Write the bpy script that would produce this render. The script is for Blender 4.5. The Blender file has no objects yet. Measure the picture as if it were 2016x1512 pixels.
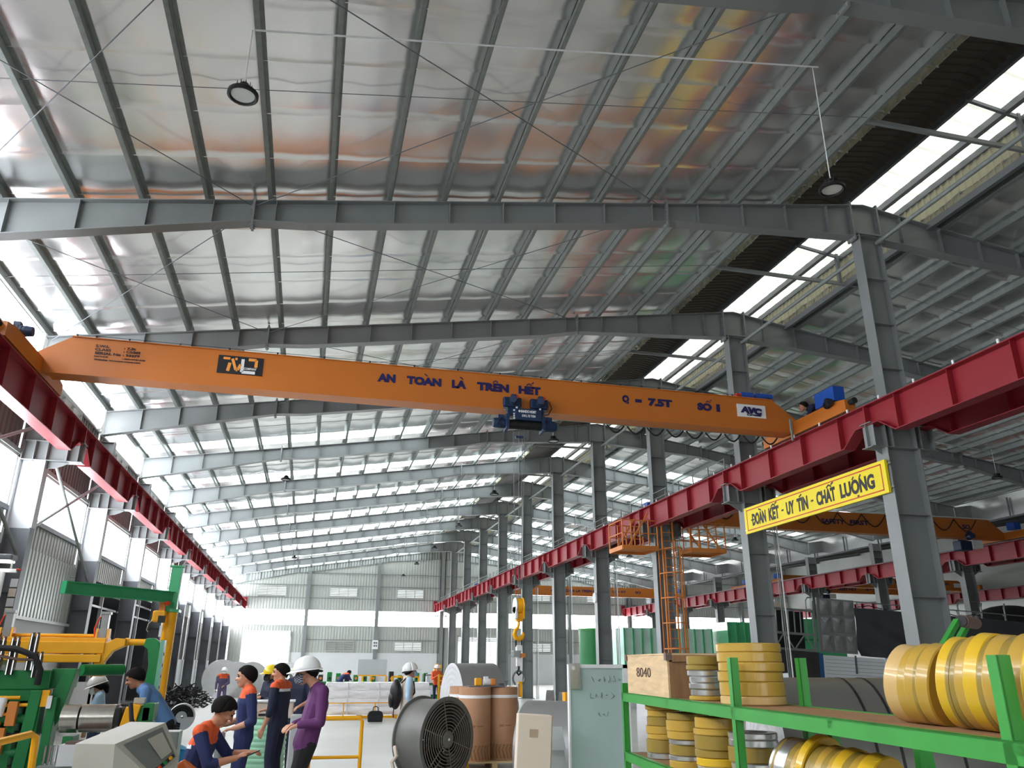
import bpy, bmesh, math, random
from mathutils import Matrix, Vector
random.seed(7)
R = math.radians
sc = bpy.context.scene
COL = sc.collection
# ------------------------------------------------------------------ camera
cam = bpy.data.cameras.new('camera'); camo = bpy.data.objects.new('camera', cam); COL.objects.link(camo)
sc.camera = camo
cam.sensor_fit = 'HORIZONTAL'; cam.sensor_width = 36.0; cam.lens = 36.0 * 1528.2 / 2016
cam.clip_end = 500
PITCH, YAW, ROLL, CAMZ = .3475, .2437, .0043, 1.68
def set_cam():
    cy, sy, cp, sp = math.cos(YAW), math.sin(YAW), math.cos(PITCH), math.sin(PITCH)
    fw = Vector((sy * cp, cy * cp, sp)); rt = Vector((cy, -sy, 0)); up = rt.cross(fw)
    r2 = math.cos(ROLL) * rt + math.sin(ROLL) * up
    u2 = math.cos(ROLL) * up - math.sin(ROLL) * rt
    m = Matrix((r2, u2, -fw)).transposed().to_4x4(); m.translation = (0, 0, CAMZ)
    camo.matrix_world = m
set_cam()
# ------------------------------------------------------------------ sky and exposure
W = bpy.data.worlds.new('sky'); sc.world = W; W.use_nodes = True
bg = W.node_tree.nodes['Background']; bg.inputs[0].default_value = (.97, .985, 1.0, 1); bg.inputs[1].default_value = 1.5
WINDOW_GLOW = 10.0
ROOF_GLOW = 2.4
vs = sc.view_settings
vs.view_transform = 'Standard'; vs.look = 'None'; vs.gamma = 1.0; vs.exposure = 1.05
try: vs.use_curve_mapping = False
except Exception: pass
sc.cycles.max_bounces = 8; sc.cycles.diffuse_bounces = 4; sc.cycles.glossy_bounces = 4
sc.cycles.use_denoising = True
sc.cycles.sample_clamp_indirect = 6
# ------------------------------------------------------------------ materials
MATS = {}
def srgb(c):
    return tuple((v / 12.92 if v <= .04045 else ((v + .055) / 1.055) ** 2.4) for v in [x / 255 for x in c])
def mat(name, col, rough=.5, metal=0., var=.12, scale=3., bump=0., bscale=20., stretch=(1, 1, 1), emit=0., trans=0., ior=1.45, spec=.5, coat=0.):
    """principled material with noise variation in colour and a little relief"""
    m = bpy.data.materials.new(name); m.use_nodes = True; MATS[name] = m
    nt = m.node_tree; b = nt.nodes['Principled BSDF']
    c = srgb(col)
    b.inputs['Roughness'].default_value = rough; b.inputs['Metallic'].default_value = metal
    b.inputs['IOR'].default_value = ior; b.inputs['Specular IOR Level'].default_value = spec
    b.inputs['Coat Weight'].default_value = coat
    if trans: b.inputs['Transmission Weight'].default_value = trans
    tc = nt.nodes.new('ShaderNodeTexCoord'); mp = nt.nodes.new('ShaderNodeMapping')
    mp.inputs['Scale'].default_value = stretch
    nt.links.new(tc.outputs['Object'], mp.inputs[0])
    if var > 0:
        n = nt.nodes.new('ShaderNodeTexNoise'); n.inputs['Scale'].default_value = scale; n.inputs['Detail'].default_value = 4
        nt.links.new(mp.outputs[0], n.inputs[0])
        mx = nt.nodes.new('ShaderNodeMix'); mx.data_type = 'RGBA'
        mx.inputs[6].default_value = tuple(max(0, v * (1 - var)) for v in c) + (1,)
        mx.inputs[7].default_value = tuple(min(1, v * (1 + var)) for v in c) + (1,)
        rp = nt.nodes.new('ShaderNodeMapRange'); rp.inputs[1].default_value = .3; rp.inputs[2].default_value = .7
        nt.links.new(n.outputs[0], rp.inputs[0]); nt.links.new(rp.outputs[0], mx.inputs[0])
        nt.links.new(mx.outputs[2], b.inputs['Base Color'])
    else:
        b.inputs['Base Color'].default_value = c + (1,)
    if bump > 0:
        n2 = nt.nodes.new('ShaderNodeTexNoise'); n2.inputs['Scale'].default_value = bscale; n2.inputs['Detail'].default_value = 3
        nt.links.new(mp.outputs[0], n2.inputs[0])
        bp = nt.nodes.new('ShaderNodeBump'); bp.inputs['Strength'].default_value = bump; bp.inputs['Distance'].default_value = .02
        nt.links.new(n2.outputs[0], bp.inputs['Height']); nt.links.new(bp.outputs[0], b.inputs['Normal'])
    if emit:
        b.inputs['Emission Color'].default_value = c + (1,); b.inputs['Emission Strength'].default_value = emit
    return m
mat('steel_grey', (128, 132, 133), .42, .0, .07, 1.2)
mat('steel_light', (188, 193, 196), .38, .0, .05, 1.2)
mat('steel_dark', (102, 106, 112), .45, .0, .08, 1.2)
mat('galv', (132, 139, 137), .45, .2, .10, 6)
mat('foil', (246, 246, 246), .23, .88, .05, .7, .22, 2.2, (1, .55, 1))
mat('cladding', (180, 184, 179), .45, .15, .05, .5)
mat('cladding_brown', (96, 92, 88), .5, .1, .06, .5)
mat('monitor_brown', (70, 62, 54), .5, .1, .06, .5)
mat('monitor_beige', (170, 165, 140), .5, .1, .06, .5)
mat('sheet_pale', (186, 194, 190), .35, .2, .04, .6)
mat('white_wall', (214, 217, 220), .7, 0, .04, .6)
mat('window_glow', (246, 250, 255), .5, 0, .0, emit=WINDOW_GLOW)
mat('vent_glow', (246, 250, 255), .5, 0, .0, emit=.5)
mat('roof_glow', (240, 250, 252), .5, 0, .0, emit=ROOF_GLOW)
def ribbed_glow(name, col, strength):
    m = mat(name, col, .5, 0, 0); nt = m.node_tree; b = nt.nodes['Principled BSDF']
    tc = nt.nodes.new('ShaderNodeTexCoord'); w = nt.nodes.new('ShaderNodeTexWave'); w.wave_type = 'BANDS'; w.bands_direction = 'Y'; w.inputs['Scale'].default_value = .66; w.inputs['Distortion'].default_value = .3
    nt.links.new(tc.outputs['Object'], w.inputs[0])
    r = nt.nodes.new('ShaderNodeMapRange'); r.inputs[1].default_value = .0; r.inputs[2].default_value = .5; r.inputs[3].default_value = strength * .45; r.inputs[4].default_value = strength
    nt.links.new(w.outputs['Fac'], r.inputs[0]); b.inputs['Emission Color'].default_value = srgb(col) + (1,); nt.links.new(r.outputs[0], b.inputs['Emission Strength'])
ribbed_glow('monitor_glow', (236, 240, 228), .95)
mat('concrete', (188, 188, 182), .42, 0, .10, .35, .05, 30)
mat('ground_out', (200, 200, 195), .9, 0, .05, .3)
mat('crane_red', (144, 34, 45), .42, 0, .07, .8)
mat('crane_orange', (192, 110, 38), .40, 0, .05, .6)
mat('paint_yellow', (240, 172, 20), .4, 0, .08, 2)
mat('paint_orange', (214, 132, 62), .5, 0, .08, 2)
mat('paint_green', (28, 128, 66), .4, 0, .10, 2)
mat('rack_green', (58, 148, 62), .42, 0, .08, 3)
mat('jib_green', (58, 160, 108), .4, 0, .06, 2)
mat('hoist_blue', (26, 46, 78), .4, 0, .12, 6)
mat('motor_blue', (34, 84, 178), .4, 0, .08, 6)
mat('black', (22, 22, 24), .5, 0, .2, 8)
mat('rubber', (30, 30, 32), .7, 0, .15, 8)
mat('text_navy', (30, 26, 84), .5, 0, 0)
mat('text_dark', (52, 18, 14), .5, 0, 0)
mat('text_black', (24, 24, 30), .5, 0, 0)
mat('white_paint', (232, 234, 236), .45, 0, .03, 3)
mat('chrome', (205, 208, 212), .18, 1., .05, 5)
mat('steel_coil', (196, 198, 200), .3, .85, .08, 4, .08, 60, (1, 1, 1))
mat('steel_coil_dark', (112, 112, 112), .36, .6, .08, 4)
mat('banner_yellow', (244, 222, 30), .5, 0, .03, 2)
mat('banner_red', (206, 60, 30), .5, 0, 0)
# ------------------------------------------------------------------ mesh helpers
class MB:
    def __init__(s): s.v = []; s.f = []
    def add(s, vs, fs):
        o = len(s.v); s.v += [tuple(v) for v in vs]; s.f += [tuple(i + o for i in f) for f in fs]; return s
    def box(s, x0, x1, y0, y1, z0, z1):
        return s.add([(x0, y0, z0), (x1, y0, z0), (x1, y1, z0), (x0, y1, z0), (x0, y0, z1), (x1, y0, z1), (x1, y1, z1), (x0, y1, z1)],
                     [(0, 3, 2, 1), (4, 5, 6, 7), (0, 1, 5, 4), (1, 2, 6, 5), (2, 3, 7, 6), (3, 0, 4, 7)])
    def beam(s, p, q, w, h, up=(0, 0, 1)):
        """box between two points, w sideways and h along up"""
        p, q, up = Vector(p), Vector(q), Vector(up)
        d = (q - p).normalized()
        if abs(d.dot(up.normalized())) > .99: up = Vector((0, 1, 0)) if abs(d.y) < .9 else Vector((1, 0, 0))
        r = d.cross(up).normalized(); u = r.cross(d).normalized()
        vs = []
        for e in (p, q):
            for a, b in ((-1, -1), (1, -1), (1, 1), (-1, 1)): vs.append(e + r * a * w / 2 + u * b * h / 2)
        return s.add(vs, [(0, 1, 2, 3), (7, 6, 5, 4), (0, 4, 5, 1), (1, 5, 6, 2), (2, 6, 7, 3), (3, 7, 4, 0)])
    def ring(s, c, ax, r, n, ref=None):
        ax = Vector(ax).normalized()
        a = ref or (Vector((0, 0, 1)) if abs(ax.z) < .9 else Vector((1, 0, 0)))
        e1 = (a - ax * a.dot(ax)).normalized(); e2 = ax.cross(e1)
        return [Vector(c) + (e1 * math.cos(2 * math.pi * i / n) + e2 * math.sin(2 * math.pi * i / n)) * r for i in range(n)]
    def cyl(s, p, q, r0, r1=None, n=12, caps=True):
        r1 = r0 if r1 is None else r1
        p, q = Vector(p), Vector(q); d = q - p
        vs = s.ring(p, d, r0, n) + s.ring(q, d, r1, n)
        fs = [(i, (i + 1) % n, n + (i + 1) % n, n + i) for i in range(n)]
        if caps: fs += [tuple(range(n - 1, -1, -1)), tuple(range(n, 2 * n))]
        return s.add(vs, fs)
    def tube(s, pts, r, n=6, closed=False, radii=None):
        P = [Vector(p) for p in pts]; m = len(P); vs = []; ref = None
        for i in range(m):
            if closed: d = P[(i + 1) % m] - P[i - 1]
            else: d = P[min(i + 1, m - 1)] - P[max(i - 1, 0)]
            d.normalize()
            if ref is None: ref = Vector((0, 0, 1)) if abs(d.z) < .9 else Vector((1, 0, 0))
            e = (ref - d * ref.dot(d)).normalized(); ref = e
            rr = radii[i] if radii else r
            e2 = d.cross(e)
            vs += [P[i] + (e * math.cos(2 * math.pi * k / n) + e2 * math.sin(2 * math.pi * k / n)) * rr for k in range(n)]
        fs = []
        for i in range(m if closed else m - 1):
            j = (i + 1) % m
            fs += [(i * n + k, i * n + (k + 1) % n, j * n + (k + 1) % n, j * n + k) for k in range(n)]
        if not closed: fs += [tuple(range(n - 1, -1, -1)), tuple((m - 1) * n + k for k in range(n))]
        return s.add(vs, fs)
    def lathe(s, prof, c=(0, 0, 0), ax=(0, 0, 1), n=24, closed=False):
        """prof: list of (radius, distance along axis)"""
        ax = Vector(ax).normalized(); c = Vector(c); vs = []; m = len(prof)
        for r, t in prof: vs += s.ring(c + ax * t, ax, max(r, 1e-4), n)
        fs = []
        for i in range(m if closed else m - 1):
            j = (i + 1) % m
            fs += [(i * n + k, i * n + (k + 1) % n, j * n + (k + 1) % n, j * n + k) for k in range(n)]
        return s.add(vs, fs)
    def prism(s, poly, f0, f1):
        """poly: 2-d points; f0, f1 map (a,b) to the two end faces"""
        n = len(poly)
        vs = [f0(*p) for p in poly] + [f1(*p) for p in poly]
        fs = [tuple(range(n - 1, -1, -1)), tuple(range(n, 2 * n))] + [(i, (i + 1) % n, n + (i + 1) % n, n + i) for i in range(n)]
        return s.add(vs, fs)
    def prism_y(s, poly, y0, y1): return s.prism(poly, lambda a, b: (a, y0, b), lambda a, b: (a, y1, b))
    def prism_x(s, poly, x0, x1): return s.prism(poly, lambda a, b: (x0, a, b), lambda a, b: (x1, a, b))
    def prism_z(s, poly, z0, z1): return s.prism(poly, lambda a, b: (a, b, z0), lambda a, b: (a, b, z1))
    def grid(s, fn, nu, nv):
        o = [fn(i / nu, j / nv) for i in range(nu + 1) for j in range(nv + 1)]
        fs = [(i * (nv + 1) + j, (i + 1) * (nv + 1) + j, (i + 1) * (nv + 1) + j + 1, i * (nv + 1) + j + 1) for i in range(nu) for j in range(nv)]
        return s.add(o, fs)
    def sphere(s, c, rx, ry=None, rz=None, nu=12, nv=8, v0=0., v1=1.):
        ry = ry or rx; rz = rz or rx
        def fn(u, v):
            th = math.pi * (v0 + (v1 - v0) * v); ph = 2 * math.pi * u
            return (c[0] + rx * math.sin(th) * math.cos(ph), c[1] + ry * math.sin(th) * math.sin(ph), c[2] + rz * math.cos(th))
        return s.grid(fn, nu, nv)
    def xf(s, m):
        s.v = [tuple(m @ Vector(v)) for v in s.v]; return s
    def mesh(s, name, m=None, smooth=False):
        me = bpy.data.meshes.new(name); me.from_pydata(s.v, [], s.f)
        bm = bmesh.new(); bm.from_mesh(me); bmesh.ops.recalc_face_normals(bm, faces=bm.faces); bm.to_mesh(me); bm.free()
        if m: me.materials.append(MATS[m])
        if smooth:
            me.polygons.foreach_set('use_smooth', [True] * len(me.polygons))
            try: me.set_sharp_from_angle(angle=R(40))
            except Exception: pass
        return me
    def build(s, name, m, parent=None, smooth=False, world=True, bevel=0.):
        """link as one mesh object; vertices are in world space unless world=False (then in the parent's space)"""
        if parent is not None and world:
            s.xf(WM[parent.name].inverted())
        o = bpy.data.objects.new(name, s.mesh(name, m, smooth)); COL.objects.link(o)
        WM[o.name] = Matrix()
        if parent is not None:
            o.parent = parent; WM[o.name] = WM[parent.name].copy()
        if bevel:
            b = o.modifiers.new('bevel', 'BEVEL'); b.width = bevel; b.segments = 2; b.limit_method = 'ANGLE'
        return o
WM = {}
def link_mesh(name, me, parent=None, mtx=None):
    """an object on shared mesh data; mtx in world space"""
    o = bpy.data.objects.new(name, me); COL.objects.link(o)
    mtx = mtx or Matrix()
    WM[o.name] = mtx.copy()
    if parent is not None:
        o.parent = parent; o.matrix_local = WM[parent.name].inverted() @ mtx
    else: o.matrix_world = mtx
    return o
def tag(o, label=None, cat=None, group=None, kind=None):
    if label: o['label'] = label
    if cat: o['category'] = cat
    if group: o['group'] = group
    if kind: o['kind'] = kind
    return o
def thing(name, label, cat, loc=(0, 0, 0), rotz=0., group=None, rot=None):
    o = bpy.data.objects.new(name, None); COL.objects.link(o); o.empty_display_size = .1
    m = Matrix.Translation(loc) @ (rot.to_4x4() if rot else Matrix.Rotation(rotz, 4, 'Z'))
    o.matrix_world = m; WM[o.name] = m
    return tag(o, label, cat, group)
def struct(name, loc=(0, 0, 0)):
    o = bpy.data.objects.new(name, None); COL.objects.link(o); o.matrix_world = Matrix.Translation(loc); WM[o.name] = Matrix.Translation(loc)
    o['kind'] = 'structure'; return o
def text(s, size, m, parent, mtx, name='lettering', xs=1., bold=0., extrude=.002, spacing=1., align='LEFT', label=None, fit=None):
    """flat raised lettering; mtx maps the text plane (x right, y up) to the world"""
    cu = bpy.data.curves.new('t', 'FONT'); cu.body = s; cu.size = size; cu.extrude = extrude; cu.offset = bold
    cu.space_character = spacing; cu.align_x = align; cu.resolution_u = 3
    o = bpy.data.objects.new('t', cu); COL.objects.link(o)
    dg = bpy.context.evaluated_depsgraph_get()
    me = bpy.data.meshes.new_from_object(o.evaluated_get(dg))
    COL.objects.unlink(o); bpy.data.objects.remove(o); bpy.data.curves.remove(cu)
    me.name = name; me.transform(Matrix.Diagonal((xs, 1, 1, 1)))
    if fit:
        X = [v.co.x for v in me.vertices]; Y = [v.co.y for v in me.vertices]
        me.transform(Matrix.Diagonal((fit[0] / (max(X) - min(X)), fit[1] / (max(Y) - min(Y)), 1, 1)) @ Matrix.Translation((-min(X), -min(Y), 0)))
    me.materials.clear(); me.materials.append(MATS[m])
    t = link_mesh(name, me, parent, mtx)
    if label: t['label'] = label
    return t
def plane_mtx(o, right, up):
    r = Vector(right).normalized(); u = Vector(up).normalized(); n = r.cross(u)
    m = Matrix((r, u, n)).transposed().to_4x4(); m.translation = o; return m
# ================================================================== THE HALL
FY = [13.24 + 6 * i for i in range(-3, 11)]          # frame lines, Y
NF = len(FY); Y0, YE = FY[0] - 1.5, FY[-1]
XR, XL, X2, X3 = 11.65, -6.70, 29.95, 47.5            # ridge line, left wall, valley line, far wall
SL = .153; ZR = 11.98
def roofz(x):
    if x <= XR: return ZR - SL * (XR - x)
    if x <= X2: return ZR - SL * (x - XR)
    return ZR - SL * (X2 - XR) + SL * (x - X2)
# ---- floor
floor = MB().box(-30, 60, -25, 73.4, -.2, 0).build('floor', 'concrete'); tag(floor, kind='structure')
gr = MB().box(-120, 160, 73.4, 220, -.25, -.05).build('ground_outside', 'ground_out'); tag(gr, kind='structure')
# ---- ceiling
ceiling = struct('ceiling', (0, 0, 9))
def foil_strip(xa, xb, ya, yb, seed, nm='foil_strip', m='foil', sag=.04):
    rnd = random.Random(seed); n = max(2, int(abs(xb - xa) / .27)); k = 8
    ph = rnd.random() * 6; amp = rnd.uniform(.6, 1.25); tilt = rnd.uniform(-.012, .012)
    VV = (0, .03, .15, .38, .62, .85, .94, .97, 1.)
    def fn(u, v):
        v = VV[int(round(v * 8))]
        x = xa + (xb - xa) * u; y = ya + (yb - ya + .04) * v
        g = math.sin(math.pi * (x + 5.71) / 1.085) ** 2 if x < X2 else 1.
        s = g * (math.sin(math.pi * v) * sag * amp + math.sin(x * 1.3 + ph) * .01 * math.sin(math.pi * v) + tilt * (v - .5) + .016 * v)
        return (x, y, roofz(x) + .012 - s - .006 * v - (.02 * (v - .94) / .06 if v > .94 else 0))
    return MB().grid(fn, n, k).build(nm, m, ceiling, smooth=True)
SKY_W = 1.25
sd = 0
XE, XM = -6.85, 9.95                                   # eave and edge of the ridge opening on the left slope
def foil_bay(xa, xb, ya, yb):
    global sd
    n = max(1, round((yb - ya) / 1.12))
    for k in range(n):
        sd += 1; foil_strip(xa, xb, ya + (yb - ya) * k / n, ya + (yb - ya) * (k + 1) / n, sd)
def sheet(xa, xb, ya, yb, dz=.02):
    """a translucent corrugated roof sheet"""
    n = max(2, int(abs(xb - xa) / 1.085))
    def fn(u, v):
        x = xa + (xb - xa) * u; return (x, ya + (yb - ya) * v, roofz(x) + dz + .012 * math.sin(v * 25))
    return MB().grid(fn, n, 10).build('skylight_sheet', 'roof_glow', ceiling, smooth=True)
for i in range(NF - 1):
    ya, yb = FY[i], FY[i + 1]
    if i == 0: ya = Y0
    fi = i - 2                                          # frame number of yb, nearest whole frame = 0
    if fi < -1:
        foil_bay(XE, XM, ya, yb); foil_bay(13.35, X2, ya, yb)
    elif fi < 3:
        foil_bay(XE, XM, ya, yb); foil_bay(13.35, X2, ya, yb)
    elif fi == 3:
        foil_bay(XE, XM, ya, yb - SKY_W); sheet(XE + .3, 3.9, yb - SKY_W, yb); foil_bay(3.9, XM, yb - SKY_W, yb)
        foil_bay(13.35, X2, ya, yb)
    else:
        foil_bay(XE, XM, ya, yb - SKY_W); sheet(XE + .3, XM, yb - SKY_W, yb)
        foil_bay(13.35, X2, ya, yb - SKY_W); sheet(13.6, X2 - 3, yb - SKY_W, yb)
    foil_strip(X2, X3, ya, yb, 900 + i)
# ---- purlins: Z sections
def zpurlin(s):
    b = MB(); L = 6.0
    b.box(-.004, .004, 0, L, -.2, 0); b.box(-.004, .07 * s, 0, L, -.008, 0) if s > 0 else b.box(-.07, .004, 0, L, -.008, 0)
    b.box(-.07 * s if s > 0 else -.004, .004 if s > 0 else .07, 0, L, -.2, -.192)
    return b
pur_l = zpurlin(1).mesh('purlin', 'galv'); pur_r = zpurlin(-1).mesh('purlin', 'galv')
PX = [-5.71 + 1.085 * k for k in range(15)] + [-6.62]
PXR = [2 * XR - x for x in PX if x > -6.0] + [29.6]
far = MB()
for (xs, me, sg) in ((PX, pur_l, 1), (PXR, pur_r, -1)):
    rot = Matrix.Rotation(-math.atan(SL) * sg, 4, 'Y')
    for i in range(NF - 1):
        for x in xs:
            mt = Matrix.Translation((x, FY[i], roofz(x) - .005)) @ rot
            if i < 9: link_mesh('purlin', me, ceiling, mt)
            else:
                for v in (0,):
                    o = len(far.v); far.v += [tuple(mt @ w.co) for w in me.vertices]; far.f += [tuple(j + o for j in p.vertices) for p in me.polygons]
tag(far.build('purlin', 'galv', ceiling), kind='stuff')
b3 = MB()
for x in [X2 + 1.5 * k for k in range(1, 12)]: b3.box(x, x + .07, Y0, YE, roofz(x) - .2, roofz(x))
tag(b3.build('purlin', 'galv', ceiling), kind='stuff')
# ---- sag rods and wind bracing
rods = MB()
for y in [FY[i] - 3.05 for i in range(1, NF)]:
    for xa, xb in ((-6.6, 9.5), (13.8, 29.5)):
        rods.cyl((xa, y, roofz(xa) - .12), (xb, y, roofz(xb) - .12), .008, n=4)
rods.build('sag_rod', 'steel_dark', ceiling)
for i in (1, 2, 3, 4, 7, 9):
    for xa, xb in ((-6.5, -1.7), (-1.6, 6.6)):
        if (i + (xa > -3)) % 2 == 0 and i > 3: continue
        for (a, c) in ((xa, xb), (xb, xa)):
            MB().cyl((a, FY[i] + .1, roofz(a) - .3), (c, FY[i + 1] - .1, roofz(c) - .3), .009, n=5).build('brace_rod', 'steel_dark', ceiling)
# ---- rafters
DEP = [(-6.62, .74), (-1.65, .42), (-.7, .49), (5.6, .49), (6.67, .42), (11.25, .80), (11.65, .82)]
def depth(x):
    for (a, p), (c, q) in zip(DEP, DEP[1:]):
        if a <= x <= c: return p + (q - p) * (x - a) / (c - a)
    return .8
def rafter_mesh():
    b = MB(); t = .008
    def half(mx):
        xs = [d[0] for d in DEP]; top = [(mx(x), roofz(x) - .21) for x in xs]; bot = [(mx(x), roofz(x) - .21 - depth(x)) for x in xs]
        b.prism_y(top + bot[::-1], -t, t)
        for k in range(len(xs) - 1):
            b.beam((top[k][0], 0, top[k][1]), (top[k + 1][0], 0, top[k + 1][1]), .26, .018)
            b.beam((bot[k][0], 0, bot[k][1]), (bot[k + 1][0], 0, bot[k + 1][1]), .26, .018)
        for x in [-5.6 + 1.085 * k for k in range(16)]:
            z = roofz(x) - .21
            b.box(mx(x) - .006, mx(x) + .006, -.11, .11, z - depth(x), z)
        for x in (-1.65, 6.67, 11.3):
            z = roofz(x) - .21
            b.box(mx(x) - .022, mx(x) + .022, -.13, .13, z - depth(x) - .09, z + .10)
            for j in range(6):
                for sy in (-1, 1):
                    zz = z - depth(x) - .06 + j * (depth(x) + .1) / 5
                    b.cyl((mx(x) - .045, sy * .075, zz), (mx(x) + .045, sy * .075, zz), .016, n=6)
    half(lambda x: x); half(lambda x: 2 * XR - x)
    return b.mesh('rafter', 'steel_grey')
rme = rafter_mesh()
for y in FY: link_mesh('rafter', rme, ceiling, Matrix.Translation((0, y, 0)))
r3 = MB()
for y in FY[2:]:
    r3.prism_y([(X2, roofz(X2) - .2), (X3, roofz(X3) - .2), (X3, roofz(X3) - .8), (X2, roofz(X2) - .9)], y - .01, y + .01)
    r3.beam((X2, y, roofz(X2) - .9), (X3, y, roofz(X3) - .8), .26, .02)
tag(r3.build('rafter', 'steel_grey', ceiling), kind='stuff')
# fascia hung along the valley line, with struts
fas = MB()
for y in range(8, 73, 3):
    fas.beam((X2 + .9, y, roofz(X2) - .1), (X2 + .9, y, roofz(X2) - 1.0), .06, .06)
fas.beam((X2 + .9, Y0, roofz(X2) - 1.0), (X2 + .9, YE, roofz(X2) - 1.0), .08, .08)
fas.build('valley_strut', 'steel_dark', ceiling)
MB().box(X2 + 1.0, X2 + 1.02, Y0, YE, roofz(X2) - .95, roofz(X2) + .1).build('valley_fascia', 'foil', ceiling)
# flange braces between frames and knee struts from the ridge columns
for i in range(1, NF - 1):
    y = FY[i]
    MB().cyl((11.8, y - 5.85, 10.76), (11.8, y - .15, 10.76), .05, n=10).build('ridge_strut', 'galv', ceiling, smooth=True)
    MB().beam((9.5, y + 3, 11.5), (13.8, y + 3, 11.5), .07, .09).build('ridge_tie', 'steel_grey', ceiling)
    MB().beam((13.25, y + 3, 11.5), (13.25, y + 3, 12.4), .08, .08).build('ridge_post', 'steel_dark', ceiling)
    MB().beam((12.0, y + 3, 12.52), (13.4, y + 3, 12.3), .06, .08).build('ridge_rafter', 'steel_dark', ceiling)
# ---- ridge monitor: brown sheet, translucent sheet, beige side sheet
def corr_y(xa, za, xb, zb, ya, yb, pitch=.2, amp=.022):
    """corrugated sheet whose ribs run from (xa,za) to (xb,zb); repeats along Y"""
    b = MB(); d = Vector((xb - xa, 0, zb - za)).normalized(); n = Vector((-d.z, 0, d.x)); y = ya; pts = []
    while y < yb:
        for f, h in ((0, 0), (.55, 0), (.65, 1), (.9, 1)):
            if y + f * pitch <= yb: pts.append((y + f * pitch, h * amp))
        y += pitch
    vs = []
    for (yy, h) in pts:
        vs += [(xa + n.x * h, yy, za + n.z * h), (xb + n.x * h, yy, zb + n.z * h)]
    return b.add(vs, [(2 * i, 2 * i + 2, 2 * i + 3, 2 * i + 1) for i in range(len(pts) - 1)])
def mz(x): return 12.74 - .17 * abs(x - XR)
for i in range(NF - 1):
    ya, yb = FY[i], FY[i + 1]
    corr_y(9.6, mz(9.6), XR, mz(XR), ya, yb).build('monitor_sheet', 'monitor_brown', ceiling)
    corr_y(XR, mz(XR), 12.1, mz(12.1), ya, yb).build('monitor_sheet', 'monitor_brown', ceiling)
    corr_y(12.1, mz(12.1), 13.75, mz(13.75), ya, yb).build('translucent_sheet', 'monitor_glow', ceiling)
    corr_y(13.45, 11.6, 13.45, 12.42, ya, yb).build('monitor_side_sheet', 'monitor_beige', ceiling)
    corr_y(9.85, 11.6, 9.85, 12.5, ya, yb).build('monitor_side_sheet', 'monitor_beige', ceiling)
mp = MB()
for x, w in ((12.1, .08), (12.97, .12), (13.45, .1), (10.6, .06)): mp.box(x - w / 2, x + w / 2, Y0, YE, mz(x) - .16, mz(x) - .01)
mp.box(13.40, 13.5, Y0, YE, 11.42, 11.58); mp.box(XR - .25, XR + .25, Y0, YE, mz(XR) + .03, mz(XR) + .05)
mp.build('monitor_purlin', 'steel_dark', ceiling)
# ribbed edge of the roof sheets along the ridge opening
comb_l, comb_r = MB(), MB()
y = Y0
while y < YE - .3:
    comb_l.box(9.55, 9.97, y, y + .012, roofz(9.7) - .02, roofz(9.7) + .03); comb_r.box(13.42, 13.82, y, y + .012, roofz(13.6) - .05, roofz(13.6) + .03); y += .42
comb_l.box(9.5, 9.98, Y0, YE, roofz(9.75) + .03, roofz(9.75) + .04); comb_r.box(13.42, 13.86, Y0, YE, roofz(13.6) + .03, roofz(13.6) + .04)
comb_l.build('sheet_edge', 'cladding', ceiling); comb_r.build('sheet_edge', 'monitor_beige', ceiling)
# ---- left wall
wall_left = struct('wall_left', (XL, 0, 0))
def corr_wall(ya, yb, za, zb, x=XL, m='cladding', nm='siding_sheet', pitch=.25, parent=None):
    return corr_y(x, za, x, zb, ya, yb, pitch, .03).build(nm, m, parent or wall_left)
wn = 0
def window_pane(n, x, ya, yb, za, zb):
    w = struct('window_%d' % n, (x, (ya + yb) / 2, za))
    MB().box(x - .02, x - .008, ya, yb, za, zb).build('pane', 'window_glow', w)
    f = MB()
    for z in (za, zb): f.box(x - .03, x + .05, ya, yb, z - .03, z + .03)
    for yy in (ya, yb): f.box(x - .03, x + .05, yy - .03, yy + .03, za, zb)
    f.build('window_frame', 'cladding', w)
LOUV = {}
def louver(parent, origin, right, w, h, nm='louver_vent', glow=True):
    """framed vent with slats; right is the horizontal direction of its face"""
    m = plane_mtx(origin, right, (0, 0, 1))
    key = (round(w, 2), round(h, 2))
    if key not in LOUV:
        f = MB()
        for x in (0, w / 3, 2 * w / 3, w): f.box(x - .03, x + .03, 0, h, .0, .08)
        for y in (0, h): f.box(0, w, y - .03, y + .03, 0, .08)
        s = MB(); s.add([(0, -.05, .0), (w, -.05, .0), (w, .04, .06), (0, .04, .06), (0, -.05, .012), (w, -.05, .012), (w, .04, .072), (0, .04, .072)],
                        [(0, 1, 2, 3), (7, 6, 5, 4), (0, 4, 5, 1), (2, 6, 7, 3), (0, 3, 7, 4), (1, 5, 6, 2)])
        p = MB(); p.box(0, w, 0, h, -.03, -.02)
        LOUV[key] = (f.mesh('vent_frame', 'cladding'), s.mesh('slat', 'cladding'), p.mesh('vent_opening', 'vent_glow'))
    fm, sm, pm = LOUV[key]
    fr = link_mesh(nm, fm, parent, m)
    ns = 6
    for k in range(ns): link_mesh('slat', sm, fr, m @ Matrix.Translation((0, (k + .5) * h / ns, 0)))
    if glow: link_mesh('daylight_gap', pm, fr, m)
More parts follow.
